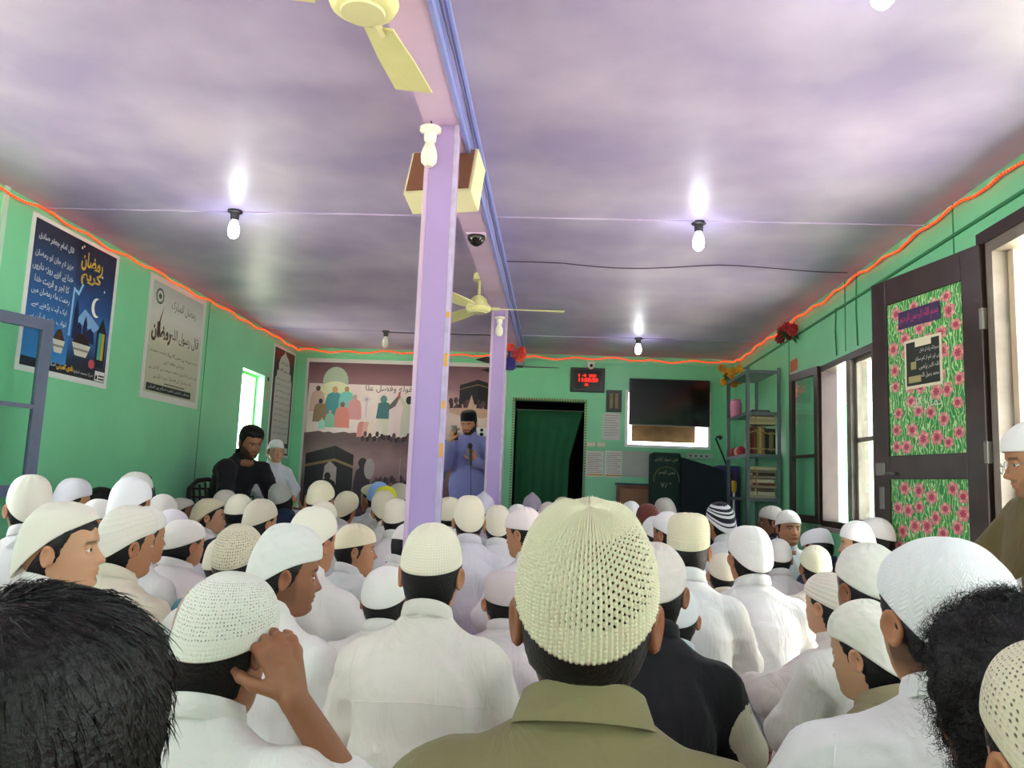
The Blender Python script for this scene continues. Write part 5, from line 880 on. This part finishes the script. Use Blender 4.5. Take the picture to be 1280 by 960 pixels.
def person(x, y, s, byaw=0, hyaw=0, pitch=0, roll=0, cap=('dome', 'plain', 'f0eee8'), seed=0, shirt='f1f0ef', skin='tan', label=None, group=None, hi=False, lean=.12, legs='cross', z0=0.0, kz=1.0, arms=(None, None), hands=(), beard=0, mous=0, hair='short', collar_c=True, big_collar=False, fat=1.0, trousers=None, fringe=.062, stub=0, vest=None, pose=None, hx=0, cap_tilt=(0, 0), seams=False, dent=.003, wamp=.020, ctop=None):
    e = empty('person', (x, y, z0), radians(-byaw), label, 'person', group, (s, s, s * kz)); hc = np.array([hx, .004 + lean * .55, .745]); hR = rot(hyaw - byaw, pitch, roll)
    child('body', make_body('body', hc, hR, skin, hi, beard, mous, stub, hands, lean=lean), e)
    ckey = ('s', round(lean, 2), fat, tuple(map(str, arms)), hi, seed % 3 if not hi else seed)
    sm = shirt_mesh(ckey, .0085 if hi else .014, (seed % 3 if not hi else seed, wamp), lean=lean, fat=fat, arms=arms); child('kurta', sm, e, cloth(shirt)); child('trousers', leg_mesh(legs), e, cloth(trousers or shirt)); child('collar', collar(lean, big_collar), e, cloth(shirt))
    if hair in ('thick', 'curly'):
        hm = make_hair('hair', hc, hR, True, thick=.014 if hair == 'thick' else .02, nape=-.105, fringe=.06, full=True, seed=seed, curly=1 if hair == 'curly' else 0); ho = child('hair', hm, e)
        pv = np.array([v.co for v in hm.vertices]); nn = np.array([v.normal for v in hm.vertices]); nn = np.where(((pv - hc) * nn).sum(1, keepdims=True) > 0, nn, -nn)
        SV, SF = strands(pv, nn, 14000 if hair == 'thick' else 5200, .022 if hair == 'thick' else .03, seed, .0005 if hair == 'thick' else .0007, .0 if hair == 'thick' else .007, .15 if hair == 'thick' else .2); so_ = child('hair_strands', np_mesh('hair_strands', SV, SF, M_HAIR), ho); so_['kind'] = 'stuff'
    elif hair:
        un = None
        if cap: sh_ = SHAPES.get(cap[0], dict(z0=.036, tilt=.044)); un = (sh_.get('z0', .024), sh_.get('tilt', .036), rot(0, *cap_tilt))
        child('hair', make_hair('hair', hc, hR, hi, fringe=fringe, seed=seed, thick=.0055 if cap else .009, full=not cap, under=un, nape=-.058 if stub else -.082), e)
    if cap:
        shape, kind, col = cap[:3]; 
        if shape == 'crochet': me = crochet_cap(cap_mat('plain', col))
        else:
            key = (shape, kind, col, seed % 4 if not hi else seed, hi)
            if key not in CAPMESH: CAPMESH[key] = cap_mesh(shape, kind, col, key[3], hi, dent)
            me = CAPMESH[key]
        o = child('cap', me, e); R4 = Matrix((hR @ rot(0, *cap_tilt)).tolist()).to_4x4(); pv = Vector(PIV); o.matrix_local = Matrix.Translation(Vector(hc) + pv) @ R4 @ Matrix.Translation(-pv)
    if pose == 'vest':
        for sd in (-1, 1): a_ = [(q[0] * 1.02, q[1] + lean * max(0, q[2] - .1), q[2] + .042 * min(1, max(0, (q[2] - .1) / .4))) for q in DEF_ARM(sd)]; V_, F_ = field_mesh([(a_[0], a_[1], .062, .060, None), (a_[1], a_[2], .06, .048, None)], .011, .03, (seed, .012)); child('sleeve', np_mesh('sleeve', V_, F_, cloth('d6cebb')), e)
    if seams:
        xs = np.linspace(-.17, .17, 25); L = lean; seam(e, sm, [(a, .475 - .9 * a * a - .0 * L) for a in xs], cloth(shirt))
        for sd in (-1, 1): seam(e, sm, [(sd * (.165 + .012 * sin(t_ * 3)), .58 - t_ * .15) for t_ in np.linspace(0, 1, 12)], cloth(shirt), .0013)
    return e
# ------------------------------------------------------------------ arm and hand poses
def forearm(el, wr_, r0=.036, r1=.026): return [(el, wr_, r0, r1, None)]
RE = ((.17, .055, .545), (.285, .17, .45), (.24, .125, .53)); REW = (.158, .065, .685)
CH = ((.165, .04, .54), (.20, .17, .36), (.11, .20, .49)); CHW = (.055, .195, .555)
HU = ((.165, .04, .54), (.25, .13, .42), (.18, .12, .58)); HUW = (.14, .11, .66)
AO = ((-.165, .04, .54), (-.37, .12, .44), (-.17, .29, .43))
ARMS = {'reach': (None, RE), 'chin': (None, CH), 'handup': (None, HU), 'armout': (AO, None)}
HANDS = {'reach': [(forearm((.285, .17, .45), REW, .034, .024) + hand_segs(REW, (-.35, .12, .75), (.55, -.75, .2), (.95, .85, .7, .6), .1, .9, -1, .92), .0034)],
         'chin': [(forearm(CH[1], CHW, .032, .023) + hand_segs(CHW, (-.25, -.35, .8), (.5, .7, .2), 1.1, .03, .7, -1, .9), .0042)],
         'handup': [(forearm(HU[1], HUW, .032, .023) + hand_segs(HUW, (.1, .1, 1), (.2, -.9, .1), .5, .06, .6, -1, .9), .0045)],
         'armout': [(hand_segs((-.17, .29, .43), (.9, .2, -.1), (.1, .3, .9), .4, .05, .5, 1, .9), .0045)]}
# ------------------------------------------------------------------ the seated crowd
person(0.041, 0.967, 1.023, 2, 2, kz=1.000, label='person in khaki shirt wearing a cream openwork crochet cap', cap=('crochet','plain','ddd8ba'), shirt='8f8560', skin='brown', hi=1, pitch=13, big_collar=1, lean=0.1, fat=1.18, seed=21, stub=0.8, wamp=0.012)
person(0.629, 1.265, 1.174, 8, -6, kz=0.832, label='person in white kurta and large white zigzag knit cap beside the curly hair', cap=('deep','zigzag','f0f1f2'), hi=1, pitch=2, shirt='f2f2f0', seed=22, stub=0.75, skin='tan', seams=1, dent=0.003)
person(-0.512, 1.125, 0.880, 0, 8, kz=1.000, label='person reaching up to straighten a white knit cap', cap=('dome','mesh','e6e6da'), hi=1, pitch=-14, roll=-6, shirt='f2f1ec', seed=23, skin='brown', seams=1, pose='reach', lean=0.2, cap_tilt=(6,8), arms=ARMS['reach'], hands=HANDS['reach'])
person(-0.299, 1.884, 0.896, 0, 4, kz=1.046, label='person in cream kurta with back yoke seam wearing a cream dotted cap', cap=('low','knit','efe8d2'), hi=1, shirt='efe9e0', seed=24, skin='tan', seams=1, fat=1.05, lean=0.16)
person(-0.720, 1.978, 0.874, 15, 62, kz=1.036, label='moustached person in profile wearing an embroidered grey white cap', cap=('slouch','lattice','e2e2de'), hi=1, shirt='eeedeb', seed=25, skin='brown', mous=0.5, stub=0.4, beard=0.15, pitch=-4)
person(-1.306, 1.970, 0.948, 20, 72, kz=1.000, label='person in profile with swept fringe and plain ivory cap', cap=('back','plain','eae6d8'), hi=1, shirt='f0efec', seed=26, skin='light', pitch=4, fringe=0.05)
person(-1.397, 2.458, 0.903, 10, 34, kz=1.011, label='person in cream kurta with ribbed band white cap', cap=('slouch','bands','ece8dc'), hi=1, shirt='efe7d2', seed=27, skin='tan')
person(0.241, 1.934, 0.907, 6, 12, kz=1.000, label='person in black waistcoat wearing a pinkish lattice cap', cap=('dome','lattice','d8cdc6'), hi=1, shirt='1c1c1f', seed=28, skin='brown', trousers='d8d2c0', pose='vest', dent=0.005)
person(0.697, 1.686, 0.800, -20, -38, kz=1.013, label='person in khaki collar and white lattice cap bending beside the large zigzag cap', cap=('deep','lattice','eceade'), hi=1, shirt='a39878', seed=29, skin='light', pitch=-8)
person(0.842, 2.100, 0.942, -10, -14, kz=0.978, label='person in white wearing an ivory pleated cap before the floral door', cap=('dome','lattice','e8e5da'), hi=1, seed=30, skin='brown', shirt='eceae4')
person(0.909, 2.546, 0.828, -45, -32, kz=0.950, label='person stretching an arm over raised knees in cream kurta', cap=('dome','bands','e6e0d2'), hi=1, seed=31, skin='light', shirt='eee8e0', pose='armout', legs='up', arms=ARMS['armout'], hands=HANDS['armout'])
person(0.543, 0.937, 0.877, 0, 0, kz=1.022, label='bareheaded person with curly black hair', cap=None, hi=1, seed=32, skin='brown', hair='curly', shirt='e8e6e0')
person(0.501, 0.761, 0.898, 5, 0, kz=0.998, label='person at the picture edge in a cream cap with pierced holes', cap=('deep','holes','e4dcc0'), hi=1, seed=33, shirt='dcd6c6')
person(-0.347, 0.462, 0.930, 0, 5, kz=1.006, label='bareheaded person with thick smooth black hair', cap=None, hi=1, seed=34, hair='thick', shirt='3a3f44', skin='brown')
person(-0.863, 3.270, 0.844, 25, 68, kz=1.000, label='boy in profile with hand at chin and smooth cream cap', cap=('low','plain','eee2c4'), hi=1, seed=35, skin='tan', shirt='eeecee', fringe=0.045, pose='chin', arms=ARMS['chin'], hands=HANDS['chin'])
person(-0.874, 2.747, 0.934, 10, 24, kz=0.989, label='person in smooth ivory cap behind the boy with hand at chin', cap=('slouch','plain','ece8d8'), seed=36, shirt='eeece8')
person(-1.624, 3.317, 1.027, 12, 22, kz=0.800, label='person in pinkish white kurta and mottled white cap', cap=('dome','lattice','e8e4dc'), seed=37, shirt='efe8ea')
person(-0.962, 2.345, 0.860, 0, 5, kz=1.024, label='person in beige crochet cap with dark rows of holes', cap=('dome','holes','d9d0b8'), seed=38, shirt='eeece8')
person(-2.188, 4.821, 1.002, 30, 66, kz=0.876, label='boy in profile with beige cap and white collar beside the teal sleeve', cap=('back','plain','cfc6a8'), hi=1, seed=39, skin='light', shirt='f0efee', fringe=0.05, pitch=4)
person(-1.232, 2.868, 0.840, 20, 20, kz=0.943, label='person in a teal kurta half hidden behind the crochet cap', cap=('dome','plain','e0d8c4'), seed=40, shirt='4f8088')
person(-1.491, 3.877, 0.889, 10, 28, kz=1.035, label='person in creased beige knit cap before the bearded man in black', cap=('dome','knit','d9d0bc'), seed=41, shirt='eceae6', dent=0.005)
person(-1.853, 4.534, 0.937, 0, 0, kz=0.989, label='person in plain ivory cap and dark hair before the bearded man in black', cap=('low','plain','e4dfcb'), seed=42, shirt='27333a')
person(-2.105, 3.074, 0.972, -20, -42, kz=1.032, label='person with pinkish ear turned towards the wall in an ivory cap', cap=('slouch','plain','ebe6da'), hi=1, seed=43, skin='light', shirt='f1eef0', stub=0.5)
person(-2.648, 4.134, 0.919, 20, 48, kz=1.068, label='person in lilac white cap under the blue poster', cap=('slouch','plain','e0dde4'), seed=44, shirt='e8e6ee')
person(-2.322, 3.844, 0.862, 20, 44, kz=1.024, label='person in white cap behind the boy with swept fringe', cap=('dome','plain','eeeae6'), seed=45, shirt='eeeef0')
person(-2.773, 4.651, 0.950, 0, 30, kz=0.967, label='bareheaded person with black hair under the blue poster', cap=None, seed=46, shirt='e0dfe0')
person(-2.466, 4.457, 1.035, 0, 20, kz=1.010, label='tall person in off-white cap against the green wall', cap=('dome','plain','eae8e2'), seed=47, shirt='eeeeee')
person(-1.963, 3.494, 0.944, 10, 24, kz=1.066, label='person in bright white smooth cap against the green wall', cap=('slouch','plain','f2f2f6'), seed=48, shirt='f0f0f2')
person(-1.591, 2.962, 0.747, 10, 36, kz=1.200, label='person in white cap tucked behind the ribbed band cap', cap=('dome','plain','ece8e2'), seed=49, shirt='eeecec')
person(-2.167, 4.233, 0.872, 0, 10, kz=1.048, label='person in ivory cap near the empty plastic chair', cap=('dome','plain','e2dfd6'), seed=50, shirt='e8e8e6')
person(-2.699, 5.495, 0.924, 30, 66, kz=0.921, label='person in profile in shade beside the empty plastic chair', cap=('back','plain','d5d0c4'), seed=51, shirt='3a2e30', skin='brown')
person(-1.948, 3.896, 0.902, 0, 18, kz=0.931, label='person in lilac white cap behind the mottled white cap', cap=('dome','plain','ebe8ee'), seed=52, shirt='eceaf0')
person(-2.276, 5.312, 0.933, 0, 10, kz=1.000, label='small capped person at the feet of the bearded man in black', cap=('dome','plain','cdc8bc'), seed=53, shirt='cfccc6')
person(-1.929, 5.605, 1.044, -10, -12, kz=0.970, label='person in grey cap and dark blue collar before the boy in white', cap=('dome','plain','a9a9a2'), seed=54, shirt='2c3854', roll=-18, pose='handup', arms=ARMS['handup'], hands=HANDS['handup'])
person(-1.505, 4.961, 1.016, 0, 8, kz=1.020, label='person in pale lemon cap before the printed banner', cap=('dome','plain','e6dfc2'), seed=55, shirt='e4e2e0')
person(-1.496, 5.407, 0.967, 10, 14, kz=0.989, label='person in tilted cream cap before the printed banner', cap=('slouch','plain','e2dac0'), seed=56, shirt='e6e4e6', roll=14)
person(-1.285, 4.289, 0.888, 0, 16, kz=1.023, label='person in cream cap behind the smooth ivory cap', cap=('dome','plain','e6dfcc'), seed=57, shirt='e8e6e6')
person(-1.567, 6.957, 1.123, -30, -66, kz=0.908, label='boy in profile with beige cap and bluish shirt before the banner', cap=('back','plain','cbc2aa'), hi=1, seed=58, skin='brown', shirt='c9d3e4', pitch=-4)
person(-1.395, 6.157, 1.043, 0, 0, kz=1.000, label='small child with pale blue cap before the banner', cap=('dome','plain','8fb4e8'), seed=59, shirt='dcdcdc')
person(-1.259, 5.777, 1.012, 0, 0, kz=1.000, label='small child with bright yellow cap before the banner', cap=('dome','plain','e6e61c'), seed=60, shirt='d0d0c8')
person(-1.324, 6.604, 1.109, 0, 10, kz=0.935, label='person in beige cap beside the loudspeaker post', cap=('dome','plain','d2cab6'), seed=61, shirt='d6d2ce')
person(-1.068, 5.097, 1.012, -10, -20, kz=0.969, label='person in beige cap leaning towards the boy in bluish shirt', cap=('deep','plain','d0c6ae'), seed=62, shirt='dcdad8', roll=-12)
person(-0.922, 4.544, 0.927, 0, 4, kz=1.011, label='person in crumpled cream cap beside the loudspeaker post', cap=('dome','plain','dfd8c6'), seed=63, shirt='e8e4e4', dent=0.006)
person(-0.737, 3.707, 0.840, 20, 30, kz=1.008, label='person bowing forward in white beside the loudspeaker post', cap=('low','plain','e8e2de'), seed=64, shirt='efebe8', pitch=-22)
person(-0.498, 2.350, 0.840, -6, 6, kz=0.902, label='person in white kurta half hidden behind the dotted cream cap', cap=('dome','plain','ecebe6'), seed=65, shirt='f3f1ea')
person(-0.659, 4.885, 1.080, 0, 0, kz=0.885, label='person in cream cap peeping past the loudspeaker post', cap=('dome','knit','e6dfc6'), seed=66, shirt='e6e4e8')
person(-0.436, 4.072, 0.964, -5, -10, kz=1.011, label='person in rounded cream cap in front of the speaker in lilac', cap=('slouch','plain','e9e1c9'), seed=67, shirt='ece8f2', stub=0.5)
person(-0.527, 5.737, 0.989, 0, 10, kz=0.990, label='person in peaked lilac white cap at the foot of the slim post', cap=('peak','plain','d6cfe2'), seed=68, shirt='d8d2e2')
person(-0.321, 4.531, 0.913, -5, -8, kz=1.000, label='person in creased cream cap and long white kurta', cap=('slouch','plain','e8dfcc'), seed=69, shirt='efecf2', dent=0.005)
person(-0.253, 5.329, 0.915, 0, 10, kz=1.000, label='person in pale white cap before the green curtain', cap=('dome','plain','e6e4e2'), seed=70, shirt='e2e0e6')
person(-0.202, 6.831, 0.979, 0, 8, kz=1.000, label='person in mauve grey cap before the green curtain', cap=('peak','plain','b8aebe'), seed=71, shirt='d6d0da')
person(-0.053, 5.829, 0.871, 0, 0, kz=1.071, label='person in pinkish cap before the green curtain', cap=('dome','plain','d8c8cc'), seed=72, shirt='dcd8e2')
person(0.062, 6.272, 0.974, 0, 0, kz=1.000, label='person in sand coloured cap before the green curtain', cap=('dome','plain','dcd2bc'), seed=73, shirt='dcdadc')
person(-0.078, 3.686, 0.947, -40, -58, kz=1.000, label='person in profile with pinkish white cap and bowed face', cap=('low','plain','f0e2e0'), hi=1, seed=74, skin='tan', shirt='efeaec', pitch=-8)
person(-0.150, 2.601, 0.840, 0, -14, kz=0.861, label='person in mauve folded cap between the cream kurta and the crochet cap', cap=('pill','plain','d2c2c6'), seed=75, shirt='e2d8da')
person(0.610, 6.397, 0.951, 0, 0, kz=1.011, label='person in white cap before the wooden cabinet', cap=('low','plain','eeeeec'), seed=76, shirt='e6e6e6')
person(0.623, 5.389, 0.948, 0, 10, kz=1.000, label='person in reddish brown cap before the pulpit', cap=('slouch','plain','6a3830'), seed=77, shirt='4a2c28')
person(0.964, 6.687, 0.995, 0, -22, kz=1.000, label='person in tilted grey white cap before the draped pulpit', cap=('slouch','plain','c8c2ba'), seed=78, shirt='c9c6c6', roll=-14)
person(0.637, 4.277, 0.882, -20, -42, kz=1.059, label='person looking aside in white cap behind the cream pillbox cap', cap=('dome','plain','eeeae8'), seed=79, shirt='ece8ea', skin='brown')
person(0.607, 4.705, 0.940, 0, -20, kz=0.945, label='person in white cap next to the reddish brown cap', cap=('dome','plain','ebe9ea'), seed=80, shirt='ecebea')
person(0.475, 2.849, 0.909, 4, 10, kz=1.057, label='person in stiff cream pillbox cap with black hair', cap=('pill','knit','e9e0c0'), hi=1, seed=81, shirt='f2f2f2')
person(1.073, 5.012, 0.993, -10, -22, kz=1.000, label='person in black and white striped knit cap', cap=('deep','stripe','20242c'), hi=1, seed=82, shirt='f3f3f4', roll=-8)
person(0.782, 3.148, 0.998, -6, -10, kz=0.906, label='person in smooth white cap and crisp white kurta', cap=('slouch','plain','f0f0ee'), hi=1, seed=83, shirt='f4f4f6')
person(1.201, 4.321, 0.828, 0, 4, kz=0.962, label='person in grey white cap behind the crisp white kurta', cap=('dome','plain','cfcdca'), seed=84, shirt='d9d7d8')
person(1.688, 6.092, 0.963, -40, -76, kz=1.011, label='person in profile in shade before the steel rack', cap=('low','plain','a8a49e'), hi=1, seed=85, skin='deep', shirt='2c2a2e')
person(1.562, 5.601, 0.953, 150, 168, kz=1.000, label='boy looking back over his shoulder in white cap', cap=('low','plain','f0efe8'), hi=1, seed=86, skin='tan', shirt='f3f3f4')
person(1.204, 3.715, 0.816, 0, 0, kz=0.987, label='person in pale green cap and cream kurta', cap=('dome','plain','e2e4c8'), hi=1, seed=87, skin='brown', shirt='efebdc')
person(1.601, 4.738, 0.921, -30, -40, kz=0.932, label='person bowing in bright white pillbox cap beside the window', cap=('pill','plain','f4f4f8'), seed=88, shirt='333a58', pitch=-26, roll=16)
person(1.535, 4.021, 0.789, -30, -70, kz=1.184, label='boy in profile with white cap below the window sill', cap=('low','plain','efeeec'), hi=1, seed=89, skin='light', shirt='eeeef0')
person(1.749, 4.330, 0.898, -20, -50, kz=1.058, label='person with dark hair and white cap beside the floral door edge', cap=('low','plain','f2f0ee'), seed=90, shirt='eeeef0', skin='light')
person(0.350, 2.384, 0.840, 20, 6, kz=0.875, label='person in pale blue kurta behind the black waistcoat', cap=('dome','plain','e2e4e6'), seed=91, shirt='d5e2ea')
person(0.763, 3.600, 0.840, 0, 0, kz=0.896, label='person in cream kurta between striped cap and white kurta', cap=('dome','plain','ddd4c0'), seed=92, shirt='e4dac8')
# ------------------------------------------------------------------ people apart from the crowd
# the speaker, standing before the banner with phone and microphone
def shift(segs, dz): return [((a[0], a[1], a[2] + dz), (b[0], b[1], b[2] + dz), ra, rb, sc) for a, b, ra, rb, sc in segs]
SPK = (-.915, 8.22); DZ = .820
e = empty('person', (*SPK, 0), radians(180 - 6), 'standing bearded speaker in lilac kurta and black cap holding phone and microphone', 'person')
ra = ((.165, -.01, .545 + DZ), (.235, .07, 1.115), (.155, .225, 1.325)); la = ((-.165, -.01, .545 + DZ), (-.245, .045, 1.10), (-.135, .215, 1.15))
segs = shift(torso_segs(0, 1.05, low=.1)[:6], DZ) + [(ra[0], ra[1], .066, .058, None), (ra[1], ra[2], .058, .05, None), (la[0], la[1], .066, .058, None), (la[1], la[2], .058, .05, None), ((0, 0, .98), (0, .01, .62), .135, .15, (.78, 1, 1)), ((0, .01, .62), (0, .01, .34), .15, .165, (.78, 1, 1))]
V, F = field_mesh(segs, .011, .035, (5, .014, 18), cut=.33); child('kurta', np_mesh('kurta', V, F, None), e, cloth('8f93cf'))
V, F = field_mesh([((s * .085, 0, .5), (s * .09, 0, .07), .075, .06, None) for s in (-1, 1)], .014, .01, (2, .008), cut=.05); child('trousers', np_mesh('trousers', V, F, None), e, cloth('e6e6e8'))
hc = np.array([0, .004, .745 + DZ]); hR = rot(8, -17, 0)
ph = [(forearm((.155, .225, 1.325), (.135, .25, 1.365), .03, .027) + hand_segs((.135, .25, 1.365), (-.15, .15, 1), (.65, .6, -.1), (.95, .9, .85, .8), .03, .6, 1), .004)]
mh = [(forearm((-.135, .215, 1.15), (-.115, .235, 1.17), .03, .027) + hand_segs((-.115, .235, 1.17), (.35, .25, .9), (-.35, .85, -.1), 1.15, .02, .9, -1), .004)]
child('body', make_body('body', hc, hR, 'tan', True, .95, .9, 0, ph + mh), e); child('hair', make_hair('hair', hc, hR, True, seed=3), e)
o = child('cap', cap_mesh('pill', 'plain', '16161a', 2, True, .001), e); pv = Vector(PIV); o.matrix_local = Matrix.Translation(Vector(hc) + pv) @ Matrix(hR.tolist()).to_4x4() @ Matrix.Translation(-pv)
V, F = collar_mesh(0, False, .64 + DZ); child('collar', np_mesh('collar', V, F[:, ::-1], None), e, cloth('8f93cf')); box('placket', -.016, .016, .078, .098, 1.12, 1.43, cloth('8a8ec8'), e, .004)
for s in (-1, 1): MB().ball((s * .09, .05, .035), .045, .12, .035, 12, 8).build('shoe', M_BLACK, e, True)
Wm = e.matrix_basis.copy(); Wm = Matrix.Translation((*SPK, 0)) @ Matrix.Rotation(radians(174), 4, 'Z')
ph_ = tag(empty('mobile_phone', Wm @ Vector((.098, .268, 1.44)), radians(174)), 'black mobile phone held up by the standing speaker', 'phone'); ph_.rotation_euler = (radians(-14), 0, radians(174 - 28)); box('case', -.036, .036, -.0045, .0045, -.075, .075, M_BLACK, ph_, .004); box('screen', -.033, .033, -.0052, -.0045, -.07, .07, mat('phone screen', '1a2230', .1), ph_); box('camera_bump', .012, .03, .0045, .0065, .04, .066, M_METAL, ph_, .001)
mc = tag(empty('microphone', Wm @ Vector((-.078, .285, 1.24)), radians(174)), 'black handheld microphone gripped by the standing speaker', 'microphone'); mc.rotation_euler = (radians(6), radians(6), radians(174)); MB().lathe([(.011, -.13), (.012, -.12), (.016, .04), (.018, .05)], (0, 0, 0), 14).build('handle', M_BLACK, mc, True); MB().ball((0, 0, .075), .026, .026, .03, 14, 9).build('mesh_head', mat('dark mesh', '1a1a1c', .6, bump=.8, bscale=500), mc, True); MB().tube([(0, 0, -.125), (.0, .02, -.3), (.02, .03, -.7), (.0, .05, -1.2)], .0035, 6).build('cable', M_BLACK, mc, True)
# bearded man in black, bending forward on a chair by the wall
ba = (-.165, .16, .53); bR = [((.165, .20, .53), (.24, .30, .28), (.19, .42, .17)), ((-.165, .20, .53), (-.24, .30, .28), (-.16, .42, .17))]
BH = [(forearm((.235, .31, .275), (.17, .44, .13), .036, .027) + hand_segs((.17, .44, .13), (-.2, .6, -.5), (.2, .5, .8), .5, .04, .5, 1), .0055), (forearm((-.235, .31, .275), (-.15, .43, .14), .036, .027) + hand_segs((-.15, .43, .14), (.5, .5, -.3), (-.1, .4, .9), .6, .04, .5, -1), .0055)]
person(-2.74, 6.48, 1.06, 118, 128, pitch=-16, cap=None, seed=101, shirt='222226', skin='brown', label='bearded man in black shirt bending forward on a chair by the wall', hi=True, lean=.40, legs='sit', z0=.425, arms=(bR[1], bR[0]), hands=BH, beard=.8, mous=.8, hair='short', fat=1.1, trousers='2a2a2e', kz=.98)
nb_ = tag(empty('notebook', (-2.26, 6.26, .60), radians(35)), 'dark blue notebook on the knees of the bearded man', 'notebook'); box('cover', -.07, .07, -.1, .1, 0, .012, mat('navy cover', '232a52', .5), nb_, .002); box('pages', -.066, .068, -.096, .096, .012, .016, M_WHITE, nb_); nb_.rotation_euler = (radians(20), radians(-35), radians(35))
# boy in white cap on a chair by the end of the wall
person(-2.64, 7.27, .88, 130, 142, cap=('low', 'plain', 'f2f2f2'), seed=102, shirt='eef2f8', skin='light', label='boy in white cap and white shirt seated high by the wall poster', hi=True, lean=.06, legs='sit', z0=.50, trousers='e6e8ee', pitch=-2)
# man with glasses reading a paper beside the doorway
GM = (1.50, 2.62); GA = 80
ga = (((-.165, -.06, .52), (-.26, .05, .36), (-.13, .24, .29)), ((.165, -.06, .52), (.26, .05, .36), (.13, .24, .29)))
ge = person(GM[0], GM[1], 1.02, -GA, -74, cap=('low', 'plain', 'f2f1ee'), seed=103, shirt='e6e3e4', skin='tan', label='man with glasses in white kurta and olive shawl seated by the doorway', hi=True, lean=-.12, legs='sit', z0=.31, beard=.35, mous=.5, pitch=-10, fat=1.1, hair='short', stub=.4, arms=ga, hands=[(hand_segs((-.13, .24, .29), (.5, .6, -.1), (-.1, .3, .9), .5, .03, .6, 1), .0045), (hand_segs((.13, .24, .29), (-.5, .6, -.1), (.1, .3, .9), .5, .03, .6, -1), .0045)])
sw = [((a[0] * 1.05, a[1] - .034, a[2] + .006), (b[0] * 1.05, b[1] - .034, b[2] + .006), ra_ + .048, rb_ + .048, sc) for a, b, ra_, rb_, sc in torso_segs(-.12, 1.1, ga)[:-3] + torso_segs(-.12, 1.1, ga)[-2:-1]]; V, F = field_mesh(sw, .010, .035, (9, .014, 16), cut=.02); child('shawl', np_mesh('shawl', V, F, None), ge, cloth('6d6038'))
st = tag(empty('stool', (GM[0], GM[1], 0), radians(GA)), 'low wooden stool under the man with glasses', 'stool'); box('seat', -.2, .2, -.17, .17, .28, .31, M_BROWN, st, .006)
for sx in (-1, 1):
    for sy in (-1, 1): box('leg', sx * .16 - .02, sx * .16 + .02, sy * .13 - .02, sy * .13 + .02, 0, .28, M_BROWN, st)
gl = tag(empty('glasses', (0, 0, 0)), 'wire rimmed glasses on the man by the doorway', 'glasses'); gR = rot(-74 + GA, -10, 0); gh = np.array([0, .004 - .12 * .55, .745])
def gpt(p): q = (np.array(p) - PIV) @ gR.T + PIV + gh; q = q * 1.02; a_ = radians(GA); return (GM[0] + q[0] * cos(a_) - q[1] * sin(a_), GM[1] + q[0] * sin(a_) + q[1] * cos(a_), .31 + q[2])
for s in (-1, 1):
    MB().tube([gpt((s * .033 + .021 * cos(t), .107, -.002 + .018 * sin(t))) for t in np.linspace(0, 2 * pi, 20)], .0013, 6).build('rim', M_LOCK, gl, True); MB().tube([gpt((s * .054, .106, .002)), gpt((s * .079, .07, .006)), gpt((s * .082, -.005, .006)), gpt((s * .08, -.02, -.008))], .0013, 6).build('temple', M_LOCK, gl, True)
MB().tube([gpt((-.012, .107, .002)), gpt((0, .112, .006)), gpt((.012, .107, .002))], .0013, 6).build('bridge', M_LOCK, gl, True)
